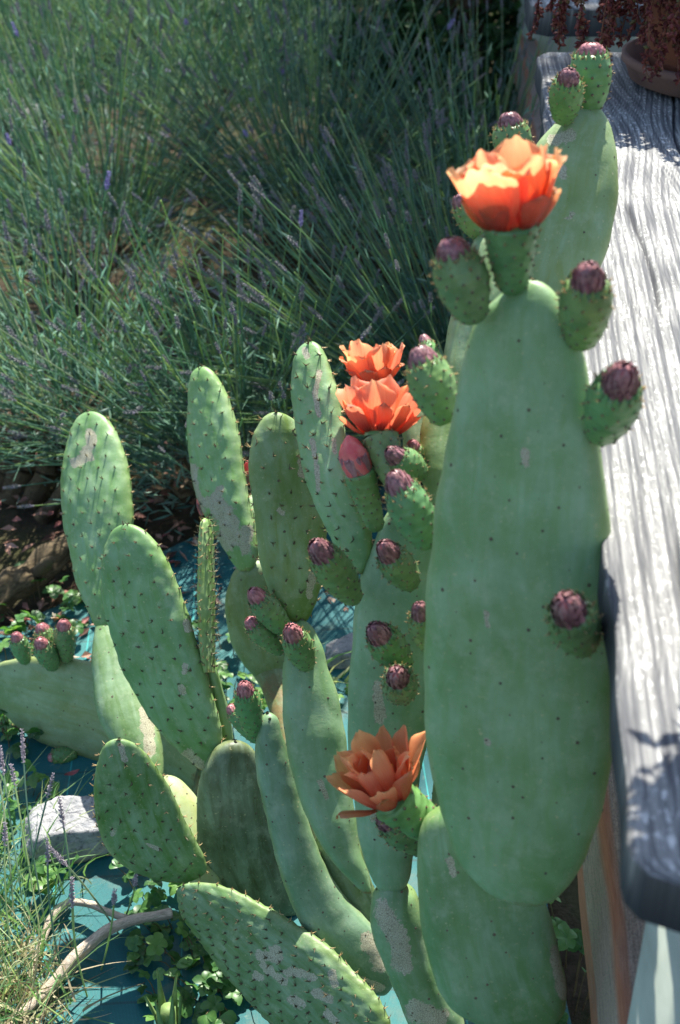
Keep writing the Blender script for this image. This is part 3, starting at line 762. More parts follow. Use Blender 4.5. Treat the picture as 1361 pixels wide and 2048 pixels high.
# ------------------------------------------------------------------ fruits
def fruit(base, tip, wpx, Yb, Yt, budmat='bud', budfrac=.24, seed=0, body=1.0, open_top=False, fat=1.0, pink=False):
    g = np.random.default_rng(500 + seed)
    B = P(base[0], base[1], Yb); Tp = P(tip[0], tip[1], Yt)
    ax = Tp - B; L = np.linalg.norm(ax); ax = ax / L
    rr = wpx / 2 * depth_at((base[1] + tip[1]) / 2, (Yb + Yt) / 2) / FPX
    B = B - ax * .004
    e1, e2 = frame_of(ax[None]); e1, e2 = e1[0], e2[0]
    nt, na = 44, 44
    budfrac = budfrac * .92
    bl = L * ((1 - budfrac) if not open_top else 1.0)
    t = np.linspace(0, 1, nt)
    prof = pchip([0, .06, .2, .42, .66, .86, .96, 1.0], [.36, .52, .72, .91, 1.0, .93, .80, .66] if not open_top else [.40, .52, .66, .80, .90, .98, 1.0, .96], t) * rr
    th = np.arange(na) / na * 2 * np.pi
    ci, si = np.cos(th), np.sin(th)
    V = (B + ax * 0)[None, None] + (t * bl)[:, None, None] * ax + prof[:, None, None] * (ci[None, :, None] * e1 + si[None, :, None] * e2)
    rad = norm(ci[None, :, None] * e1 + si[None, :, None] * e2) * np.ones((nt, 1, 1))
    # tubercles in spirals
    ar = []
    rows_ = 7
    for j in range(rows_):
        tj = .10 + .85 * j / (rows_ - 1); m = 8 if j < 2 else 10
        for i in range(m):
            ar.append((tj + g.normal() * .012, (i + .5 * (j % 2)) / m * 2 * np.pi + g.normal() * .05))
    ar = np.array(ar); pr = np.interp(ar[:, 0], t, prof)
    ap = B + ax * (ar[:, 0] * bl)[:, None] + pr[:, None] * (np.cos(ar[:, 1])[:, None] * e1 + np.sin(ar[:, 1])[:, None] * e2)
    an_ = norm(np.cos(ar[:, 1])[:, None] * e1 + np.sin(ar[:, 1])[:, None] * e2 + .12 * ax)
    dv = V.reshape(-1, 1, 3) - ap[None]
    al = (dv @ ax); d2 = (dv**2).sum(-1) - al**2
    w_ = rr * .26
    bump = np.exp(-((np.where(al > 0, al / (w_ * .7), al / (w_ * 1.3)))**2 + d2 / w_**2)).max(1)
    Vf = V.reshape(-1, 3) + rad.reshape(-1, 3) * (bump * rr * .075)[:, None]
    Vf = Vf + rad.reshape(-1, 3) * (rr * .03 * snoise(Vf, 60, seed))[:, None]
    f = grid_faces(nt, na, True)
    nb = len(Vf); tri = []
    if not open_top:      # green pointed scale leaves round the rim
        ex = []
        for q in range(15):
            a0 = q / 15 * 6.283 + g.normal() * .06; wq = .19
            for (da, tq, rf) in ((-wq, .90, 1.03), (wq, .90, 1.03), (0, .95, 1.10), (0, 1.0 + .10 * g.uniform(.6, 1.3), .98)):
                rv = math.cos(a0 + da) * e1 + math.sin(a0 + da) * e2
                ex.append(B + ax * bl * tq + rv * np.interp(min(tq, .96), t, prof) * rf)
            k0 = nb + q * 4
            tri += [[k0, k0 + 2, k0 + 3], [k0 + 2, k0 + 1, k0 + 3], [k0, k0 + 1, k0 + 2]]
        Vf = np.concatenate([Vf, np.array(ex)])
    o = obj('fruit', Vf, [f, np.arange(na)[::-1][None], (np.arange(na) + (nt - 1) * na)[None]] + ([np.array(tri)] if tri else []), MAT['fruit'], cactus, True,
            color=(g.uniform(.85, 1.18), g.uniform(.92, 1.08), g.uniform(.8, 1.1), 1))
    ap = ap + an_ * rr * .065
    # areoles and little golden bristles
    a1, a2 = frame_of(an_)
    r0 = rr * .085
    ring = [ap + (a1 * math.cos(q * math.pi / 2.5) + a2 * math.sin(q * math.pi / 2.5)) * r0 - an_ * .0003 for q in range(5)] + [ap + an_ * r0 * .9]
    AV = np.stack(ring, 1).reshape(-1, 3); kq = np.arange(len(ap))[:, None] * 6
    tag(obj('areoles', AV, [np.concatenate([kq + np.array([[q, (q + 1) % 5, 5]]) for q in range(5)])], MAT['areole'], o), kind='stuff')
    up_sel = np.where(ar[:, 0] > .6)[0]
    sp, sd_ = [], []
    for q in up_sel:
        m = 5 if ar[q, 0] > .8 else 2
        for _ in range(m):
            sp.append(ap[q]); sd_.append(an_[q] + .9 * ax * (ar[q, 0] > .8) + .35 * g.normal(size=3))
    for q in np.where(ar[:, 0] <= .6)[0]:
        if g.uniform() < .45: sp.append(ap[q]); sd_.append(an_[q] + .4 * g.normal(size=3))
    if not open_top:
        for q in range(34):
            a0 = q / 34 * 6.283 + g.normal() * .05; rv = math.cos(a0) * e1 + math.sin(a0) * e2
            tq = .97 - .05 * (q % 2)
            sp.append(B + ax * bl * tq + rv * np.interp(tq, t, prof) * 1.02); sd_.append(rv * .55 + ax * 1.1 + .3 * g.normal(size=3))
    sp = np.array(sp); sd_ = norm(np.array(sd_)); Ls = rr * .20 * g.uniform(.5, 1.3, len(sp))
    SV, SF = tubes(np.stack([sp, sp + sd_ * (Ls * .5)[:, None], sp + sd_ * Ls[:, None]], 1), np.array([[.00055, .0004, .0001]]), 3)
    tag(obj('bristles', SV, [SF], MAT['spine'], o), kind='stuff')
    if not open_top:
        # flower bud: dome wrapped in overlapping scales
        bh = L * budfrac * 1.12; b0 = B + ax * (bl - L * budfrac * .22); br = rr * .655
        acc = Acc()
        s_ = np.linspace(0, 1, 9); pf = br * .95 * np.sqrt(np.maximum(1 - s_**1.7, 0)); m = 20
        t2 = np.arange(m) / m * 2 * np.pi
        DV = b0 + (s_ * bh * .94)[:, None, None] * ax + pf[:, None, None] * (np.cos(t2)[None, :, None] * e1 + np.sin(t2)[None, :, None] * e2)
        acc.add(DV.reshape(-1, 3), grid_faces(9, m, True))
        for j, (s0, cnt, ln) in enumerate(((.0, 13, .38), (.14, 12, .38), (.28, 11, .38), (.42, 10, .38), (.56, 8, .38), (.68, 6, .36))):
            for i in range(cnt):
                a0 = (i + .5 * (j % 2)) / cnt * 2 * np.pi + g.normal() * .06
                rows2 = []
                for q in range(5):
                    sq = min(s0 + ln * q / 4, 1.0)
                    rq = br * np.sqrt(max(1 - sq**1.7, 0)) + br * (.04 + (.0, .02, .06, .11, .17)[q] * g.uniform(.6, 1.4))
                    wq = (.62, .95, .9, .55, .06)[q] * 2 * np.pi / cnt * .50
                    for u in (-1, 0, 1):
                        aa = a0 + u * wq
                        rows2.append(b0 + ax * sq * bh + (rq * (1 - .06 * abs(u))) * (math.cos(aa) * e1 + math.sin(aa) * e2))
                acc.add(np.array(rows2), grid_faces(5, 3), a=.0)
        acc.obj('flower_bud', MAT[budmat], o)
    return o, B, ax, bl, rr, e1, e2

FR = [  # base px, tip px, width, Y base, Y tip, bud material, bud share
    ((948, 634), (893, 462), 104, 1.000, 1.010, 'bud', .24), ((1163, 682), (1181, 516), 102, .985, .960, 'bud', .26), ((1203, 868), (1257, 722), 108, .955, .900, 'bud', .30),
    ((1166, 1288), (1126, 1194), 102, .880, .800, 'bud', .30), ((856, 1086), (778, 930), 84, 1.05, 1.07, 'bud', .28), ((892, 838), (830, 680), 90, 1.06, 1.09, 'bud', .26),
    ((870, 735), (842, 660), 38, 1.27, 1.30, 'bud', .3), ((1127, 238), (1141, 130), 66, 1.445, 1.42, 'bud', .24), ((1178, 222), (1184, 74), 82, 1.47, 1.48, 'bud_pink', .18),
    ((1032, 330), (1016, 213), 74, 1.42, 1.43, 'bud', .26), ((965, 470), (908, 380), 58, 1.36, 1.37, 'bud', .26), ((842, 948), (766, 893), 60, 1.16, 1.15, 'bud', .34),
    ((838, 945), (822, 872), 42, 1.20, 1.20, 'bud_pink', .25), ((708, 1196), (622, 1076), 74, 1.14, 1.10, 'bud', .26), ((822, 1168), (758, 1078), 68, 1.12, 1.09, 'bud', .32),
    ((808, 1330), (738, 1244), 72, 1.085, 1.055, 'bud', .3), ((806, 1390), (792, 1340), 70, 1.055, .995, 'bud', .3), ((858, 1290), (836, 1200), 60, 1.05, 1.03, 'bud', .28),
    ((572, 1262), (496, 1172), 54, 1.26, 1.25, 'bud_pink', .24), ((562, 1302), (488, 1232), 46, 1.26, 1.26, 'bud_pink', .2), ((614, 1330), (576, 1246), 58, 1.23, 1.20, 'bud_pink', .28),
    ((508, 1466), (486, 1358), 52, 1.275, 1.265, 'bud_pink', .22), ((512, 1478), (452, 1404), 36, 1.29, 1.31, 'bud_pink', .2),
    ((52, 1322), (28, 1260), 36, 1.70, 1.70, 'bud_pink', .25), ((108, 1322), (78, 1240), 42, 1.685, 1.705, 'bud_pink', .22), ((108, 1334), (74, 1272), 42, 1.665, 1.655, 'bud_pink', .25), ((134, 1318), (126, 1234), 42, 1.675, 1.675, 'bud_pink', .22),
    ((-20, 1440), (50, 1452), 56, 1.73, 1.71, 'bud', .1), ((150, 1508), (90, 1520), 38, 1.64, 1.63, 'bud_pink', .22), ((844, 1694), (752, 1622), 70, 1.03, 1.02, 'bud', .26)]
for k, a in enumerate(FR):
    fruit(*a, seed=k)

# ------------------------------------------------------------------ flowers
def petal_mesh(name, L, W, r0, phi0, phi1, curl, tipw, g, mat=None, nfold=.17):
    ns, nu = 17, 11
    s = np.linspace(0, 1, ns); u = np.linspace(-1, 1, nu)
    phi = R(phi0) + (R(phi1) - R(phi0)) * s**.8
    ds = L / (ns - 1)
    r = r0 + np.concatenate([[0], np.cumsum(np.sin(phi[:-1]) * ds)]); z = np.concatenate([[0], np.cumsum(np.cos(phi[:-1]) * ds)])
    wv = W * pchip([0, .2, .5, .78, .93, 1.0], [.30, .55, .90, 1.0, .78, tipw], s)
    uu, ss = np.meshgrid(u, s)
    rr = r[:, None] - curl * wv[:, None] * uu**2 + .0012 * np.sin(uu * 5 + g.uniform(0, 6) + ss * 4) * ss
    tt = wv[:, None] * uu
    zz = z[:, None] + 0 * uu - .30 * W * np.abs(uu)**2 * np.clip((ss - .72) / .28, 0, 1)**2 + .07 * W * np.cos(uu * 8 + g.uniform(0, 6)) * np.clip((ss - .8) / .2, 0, 1)**2
    # ruffled upper margin
    ph = g.uniform(0, 6)
    rr = rr + nfold * W * np.sin(uu * 3.2 + ph) * ss**2 + .05 * W * np.sin(uu * 9 + ph * 2) * ss**3
    V = np.stack([rr, tt, zz], -1).reshape(-1, 3)
    return make_mesh(name, V, [grid_faces(ns, nu)], mat or MAT['petal'], True, dict(pt=ss.ravel(), pw=uu.ravel()))

def flower(base, ax, r0, L, whorls, seed, label=None, stamen=True, col=(1, 1, 1, 1), wild=1.0):
    g = np.random.default_rng(900 + seed)
    ax = norm(ax); e1, e2 = frame_of(ax[None]); e1, e2 = e1[0], e2[0]
    root_me = None
    acc = Acc()   # receptacle disc that carries the petals
    th = np.arange(24) / 24 * 2 * np.pi
    rings = [base - ax * .004 + 0 * th[:, None] + (r0 * 1.0) * (np.cos(th)[:, None] * e1 + np.sin(th)[:, None] * e2),
             base + ax * .003 + (r0 * .92) * (np.cos(th)[:, None] * e1 + np.sin(th)[:, None] * e2),
             base + ax * .001 + (r0 * .3) * (np.cos(th)[:, None] * e1 + np.sin(th)[:, None] * e2)]
    acc.add(np.concatenate(rings), grid_faces(3, 24, True))
    fl = acc.obj('flower', MAT['fruit'], cactus, True, origin=base)
    if label: fl['label'] = label
    Mx = Matrix(((e1[0], e2[0], ax[0]), (e1[1], e2[1], ax[1]), (e1[2], e2[2], ax[2]))).to_4x4()
    for (cnt, lf, wf, rf, p0, p1, curl, tipw, dark) in whorls:
        for i in range(cnt):
            me = petal_mesh('petal', L * lf * g.uniform(1 - .12 * wild, 1 + .10 * wild), L * wf * g.uniform(1 - .15 * wild, 1 + .15 * wild), r0 * rf, p0 + g.normal() * 5 * wild, p1 + g.normal() * 9 * wild, curl * g.uniform(.6, 1.4), tipw, g)
            a = (i + .5 * (lf > .9)) / cnt * 2 * np.pi + g.normal() * .12
            o = bpy.data.objects.new('petal', me); COL.objects.link(o); o.parent = fl
            Rz = Matrix.Rotation(a, 4, 'Z') @ Matrix.Rotation(g.normal() * .06, 4, 'X')
            o.matrix_local = Mx @ Rz
            v = g.uniform(.88, 1.1)
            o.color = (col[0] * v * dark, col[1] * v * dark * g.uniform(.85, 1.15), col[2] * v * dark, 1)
    if stamen:
        n = 90
        a = g.uniform(0, 2 * np.pi, n); r = r0 * .75 * np.sqrt(g.uniform(.02, 1, n))
        p0 = base + r[:, None] * .6 * (np.cos(a)[:, None] * e1 + np.sin(a)[:, None] * e2)
        h = L * g.uniform(.35, .62, n)
        p2 = p0 + ax * h[:, None] + r[:, None] * .7 * (np.cos(a)[:, None] * e1 + np.sin(a)[:, None] * e2)
        p1 = (p0 + p2) / 2 + ax * h[:, None] * .05
        SV, SF = tubes(np.stack([p0, p1, p2, p2 + ax * .0025], 1), np.array([[.0003, .0003, .0004, .0011]]), 4)
        tag(obj('stamens', SV, [SF], MAT['stamen'], fl), kind='stuff')
    return fl

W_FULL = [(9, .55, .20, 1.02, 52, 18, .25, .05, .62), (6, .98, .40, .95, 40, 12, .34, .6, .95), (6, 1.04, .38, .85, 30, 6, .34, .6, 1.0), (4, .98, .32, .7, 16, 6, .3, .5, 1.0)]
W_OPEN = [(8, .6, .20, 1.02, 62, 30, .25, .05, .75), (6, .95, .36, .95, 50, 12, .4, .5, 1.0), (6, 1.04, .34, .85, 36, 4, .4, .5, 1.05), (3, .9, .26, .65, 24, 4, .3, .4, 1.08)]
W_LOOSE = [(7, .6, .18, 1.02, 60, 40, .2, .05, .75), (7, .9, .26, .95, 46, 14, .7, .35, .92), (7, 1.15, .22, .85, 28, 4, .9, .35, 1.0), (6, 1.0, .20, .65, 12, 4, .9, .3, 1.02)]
# the largest flower on the tallest pad
o, B, ax, bl, rr, e1, e2 = fruit((1024, 572), (1022, 432), 104, 1.015, 1.010, open_top=True, seed=60)
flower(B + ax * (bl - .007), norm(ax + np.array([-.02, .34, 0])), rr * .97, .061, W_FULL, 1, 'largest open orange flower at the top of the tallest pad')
# two flowers in the middle
o, B, ax, bl, rr, e1, e2 = fruit((800, 985), (757, 862), 70, 1.15, 1.19, open_top=True, seed=61)
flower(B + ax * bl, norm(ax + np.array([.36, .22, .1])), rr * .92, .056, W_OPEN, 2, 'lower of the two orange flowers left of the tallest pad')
o, B, ax, bl, rr, e1, e2 = fruit((790, 830), (752, 762), 46, 1.28, 1.29, open_top=True, seed=62)
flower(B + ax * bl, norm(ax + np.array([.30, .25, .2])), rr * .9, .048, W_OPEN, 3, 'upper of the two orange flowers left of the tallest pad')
# the loose flower low down
o, B, ax, bl, rr, e1, e2 = fruit((892, 1674), (778, 1594), 92, .985, .985, open_top=True, seed=63)
flower(B + ax * bl, norm(ax + np.array([.16, .22, .42])), rr * .80, .060, W_LOOSE, 4, 'ragged orange flower low between the pads', col=(1, .95, .9, 1), wild=2.2)
# the closed pink flower
o, B, ax, bl, rr, e1, e2 = fruit((752, 1052), (716, 936), 60, 1.16, 1.17, open_top=True, seed=64)
def closed_flower(base, ax, r, L, seed, label):
    g = np.random.default_rng(seed)
    ax = norm(ax); e1, e2 = frame_of(ax[None]); e1, e2 = e1[0], e2[0]
    s = np.linspace(0, 1, 18); th = np.arange(28) / 28 * 2 * np.pi
    pf = r * pchip([0, .25, .55, .85, 1], [.9, 1.0, .92, .5, .12], s)
    tw = th[None] + s[:, None] * 1.4
    rr_ = pf[:, None] * (1 + .10 * np.sin(tw * 5 + 1.3) + .05 * np.sin(tw * 11))
    V = base + (s * L)[:, None, None] * ax + rr_[..., None] * (np.cos(th)[None, :, None] * e1 + np.sin(th)[None, :, None] * e2)
    fl = obj('flower', V.reshape(-1, 3), [grid_faces(18, 28, True), (np.arange(28) + 17 * 28)[None]], MAT['petal_pink'], cactus, True)
    fl['label'] = label
    for i in range(9):
        me = petal_mesh('sepal', L * .55, r * .42, r * .92, 12, -8, .2, .06, g, MAT['bud'])
        o = bpy.data.objects.new('sepal', me); COL.objects.link(o); o.parent = fl
        Mx = Matrix(((e1[0], e2[0], ax[0]), (e1[1], e2[1], ax[1]), (e1[2], e2[2], ax[2]))).to_4x4()
        M2 = Mx @ Matrix.Rotation(i / 9 * 6.283, 4, 'Z')
        M2.translation = Vector(base - WO[fl.name])
        o.matrix_local = M2
    return fl
closed_flower(B + ax * bl * .97, ax, rr * .95, .042, 5, 'closed pink flower with purple sepals')
for (bp, tp, w_, y_) in (((408, 1026), (400, 984), 20, 1.80), ((500, 965), (495, 922), 24, 1.84)):
    a_ = P(*bp, y_); b_ = P(*tp, y_)
    closed_flower(a_, b_ - a_, w_ / 2 * depth_at(bp[1], y_) / FPX, float(np.linalg.norm(b_ - a_)), 6, 'small red bud half hidden behind the scarred spiny pad')

# ------------------------------------------------------------------ pots on the slab
MAT['terracotta'] = simple('terracotta', C(150, 96, 74), C(118, 76, 62), 18, .8, .2, .3, .002, 6)
MAT['saucer'] = simple('saucer_clay', C(138, 108, 96), C(104, 84, 80), 14, .8, .2, .3, .002, 6)
MAT['potsoil'] = simple('pot_soil', C(40, 32, 26), C(70, 56, 44), 60, .95, .1, .5, .01)
MAT['sedum'] = foliage('sedum_leaf', [(0, C(72, 30, 32)), (.5, C(112, 52, 50)), (.85, C(124, 74, 60)), (1, C(96, 96, 60))], .25, (1.3, 1.0, .8, 1))
MAT['stem_brown'] = simple('stem_brown', C(84, 52, 42), C(120, 86, 64), 80, .8, .2, .2)

def lathe(prof, c, seg=48):
    th = np.arange(seg) / seg * 2 * np.pi
    V = np.stack([[c[0] + r * np.cos(th), c[1] + r * np.sin(th), c[2] + z + 0 * th] for r, z in prof], 0).transpose(0, 2, 1).reshape(-1, 3)
    return V, grid_faces(len(prof), seg, True)

def pot_with_sedum(c, s, labels, nst, seed, left_more=True):
    g = np.random.default_rng(seed)
    V, F = lathe([(.02*s, 0), (.125*s, 0), (.140*s, .006*s), (.150*s, .030*s), (.156*s, .034*s), (.156*s, .044*s), (.148*s, .046*s), (.136*s, .016*s), (.02*s, .012*s)], c)
    tag(obj('plant_saucer', V, [F], MAT['saucer'], None, True), labels[0], 'saucer')
    c2 = np.array(c) + np.array([0, 0, .0135 * s])
    pot = thing('flower_pot', labels[1], 'flower pot', c2)
    V, F = lathe([(.02*s, 0), (.100*s, 0), (.108*s, .01*s), (.128*s, .10*s), (.150*s, .185*s), (.152*s, .19*s), (.164*s, .195*s), (.168*s, .23*s), (.164*s, .238*s), (.150*s, .238*s), (.146*s, .205*s)], c2)
    obj('pot_body', V, [F], MAT['terracotta'], pot, True)
    V, F = lathe([(.147*s, .208*s), (.08*s, .214*s), (.001, .215*s)], c2)
    obj('soil', V, [F], MAT['potsoil'], pot, True)
    sed = thing('sedum_plant', labels[2], 'plant', c2 + np.array([0, 0, .212 * s]))
    a = g.uniform(0, 2 * np.pi, nst)
    r0 = .145 * s * np.sqrt(g.uniform(.05, 1, nst))
    out = np.stack([np.cos(a), np.sin(a), 0 * a], -1)
    p0 = c2 + out * r0[:, None] + np.array([0, 0, .212 * s])
    trail = (r0 > .085 * s)
    reach = np.where(trail, g.uniform(.03, .13, nst), g.uniform(.0, .04, nst)) * s
    if left_more: reach = reach * (.5 + .75 * np.clip(-out[:, 0], 0, 1))
    drop = np.where(trail, g.uniform(.02, .20, nst) * (r0 / (.145 * s)), -g.uniform(.05, .13, nst)) * s
    drop = np.where((drop > 0) & (out[:, 0] > -.45), np.minimum(drop, .055 * s), drop)
    m = 12; tt = np.linspace(0, 1, m)
    rise = np.where(trail, g.uniform(.03, .09, nst), 0) * s
    r_t = np.maximum(r0[:, None] + reach[:, None] * np.minimum(tt * 1.8, 1)[None] + (.015 * s) * tt[None] * trail[:, None], 0)
    z_t = p0[:, 2][:, None] + rise[:, None] * np.sin(np.pi * np.minimum(tt * 1.3, 1))[None] - drop[:, None] * (tt**1.6)[None]
    # keep clear of the rim and the pot wall
    clear = np.where(trail[:, None] & (z_t < c2[2] + .245 * s), np.maximum(r_t, .172 * s + .006), r_t)
    paths = np.stack([c2[0] + out[:, 0:1] * clear, c2[1] + out[:, 1:2] * clear, np.maximum(z_t, c[2] + .055 * s)], -1)
    paths[:, 1:] += g.normal(size=(nst, m - 1, 3)) * .004 * s
    V, F = tubes(paths, np.full((1, m), .0011 * s), 4)
    tag(obj('stems', V, [F], MAT['stem_brown'], sed), kind='stuff')
    # fleshy little leaves
    n = nst * 85
    i = g.integers(0, nst, n); q = g.uniform(.25, 1, n)**.7 * (m - 1); k = np.minimum(q.astype(int), m - 2); fr = (q - k)[:, None]
    pc = paths[i, k] * (1 - fr) + paths[i, k + 1] * fr
    tg = norm(paths[i, k + 1] - paths[i, k])
    d = norm(rand_dirs(n, g) + .7 * tg)
    Lf = g.uniform(.007, .014, n) * s
    e1, e2 = frame_of(d)
    rad = Lf * .24
    V = np.stack([pc, pc + d * (Lf * .55)[:, None] + e1 * rad[:, None], pc + d * (Lf * .55)[:, None] + e2 * rad[:, None], pc + d * (Lf * .55)[:, None] - e1 * rad[:, None], pc + d * (Lf * .55)[:, None] - e2 * rad[:, None], pc + d * Lf[:, None]], 1).reshape(-1, 3)
    kq = np.arange(n)[:, None] * 6
    F = np.concatenate([kq + np.array([[0, x, y]]) for x, y in ((2, 1), (3, 2), (4, 3), (1, 4))] + [kq + np.array([[5, x, y]]) for x, y in ((1, 2), (2, 3), (3, 4), (4, 1))])
    tag(obj('foliage', V, [F], MAT['sedum'], sed, False), kind='stuff')

pot_with_sedum((.625, 2.29, ZS + .0035), 1.0, ('round clay saucer under the terracotta pot at the far end of the slab', 'terracotta pot with dark streaks at the far end of the timber slab', 'dark red trailing sedum spilling over the terracotta pot'), 420, 21)
# ------------------------------------------------------------------ lavender
MAT['lav_stem'] = foliage('lavender_stem', [(0, C(92, 126, 112)), (.5, C(124, 158, 136)), (.8, C(156, 178, 122)), (1, C(152, 164, 144))], .5, (1.1, 1.2, .92, 1))
MAT['lav_leaf'] = foliage('lavender_leaf', [(0, C(74, 108, 100)), (.5, C(108, 142, 128)), (1, C(144, 168, 154))], .45, (1.05, 1.15, 1.0, 1))
MAT['lav_dry'] = simple('lavender_wood', C(74, 62, 50), C(120, 104, 84), 60, .9, .1, .4)
MAT['lav_spike'] = foliage('lavender_spike', [(0, C(112, 122, 116)), (.5, C(128, 130, 132)), (.8, C(146, 144, 140)), (1, C(140, 130, 164))], .25, (1.2, 1.1, 1.3, 1))
MAT['lav_flower'] = foliage('lavender_flower', [(0, C(136, 130, 164)), (.5, C(152, 144, 186)), (1, C(176, 170, 200))], .3, (1.2, 1.1, 1.4, 1))

def spike_mesh(name, L, r, n, mat, seed):
    g = np.random.default_rng(seed)
    acc = Acc()
    V, F = tubes(np.array([[[0, 0, 0], [0, 0, L * .5], [0, 0, L]]]), np.array([[r * .22, r * .22, r * .1]]), 4)
    acc.add(V, F)
    k = int(L / (r * .9))
    for j in range(k):
        z = L * (j + .3) / k; w_ = (.6, 1.0)[min(j, 1)] * (1 - .45 * (j / k)**2)
        for i in range(6):
            a = i * 1.047 + j * .5 + g.normal() * .2
            d = np.array([math.cos(a), math.sin(a), .9 + g.normal() * .25]); d = d / np.linalg.norm(d)
            c = np.array([0, 0, z + g.normal() * r * .15]) + d * r * .15
            e1, e2 = frame_of(d[None]); e1, e2 = e1[0], e2[0]
            ln = r * 1.15 * w_ * g.uniform(.8, 1.2); q = r * .30 * w_
            Vb = np.array([c, c + d*ln*.55 + e1*q, c + d*ln*.55 + e2*q, c + d*ln*.55 - e1*q, c + d*ln*.55 - e2*q, c + d*ln])
            acc.add(Vb, np.array([[0, 2, 1], [0, 3, 2], [0, 4, 3], [0, 1, 4], [5, 1, 2], [5, 2, 3], [5, 3, 4], [5, 4, 1]]))
    V = np.concatenate(acc.V)
    return make_mesh(name, V, [np.concatenate(f) for f in acc.F.values()], mat, False)

SPIKES = [spike_mesh('flower_spike', L, r, n, MAT['lav_spike'], 40 + i) for i, (L, r, n) in enumerate(((.048, .0058, 6), (.040, .0052, 6), (.056, .0055, 6), (.034, .0060, 6)))]
FLOWERS = [spike_mesh('flower_spike', L, r, n, MAT['lav_flower'], 60 + i) for i, (L, r, n) in enumerate(((.042, .0066, 6), (.034, .0070, 6)))]

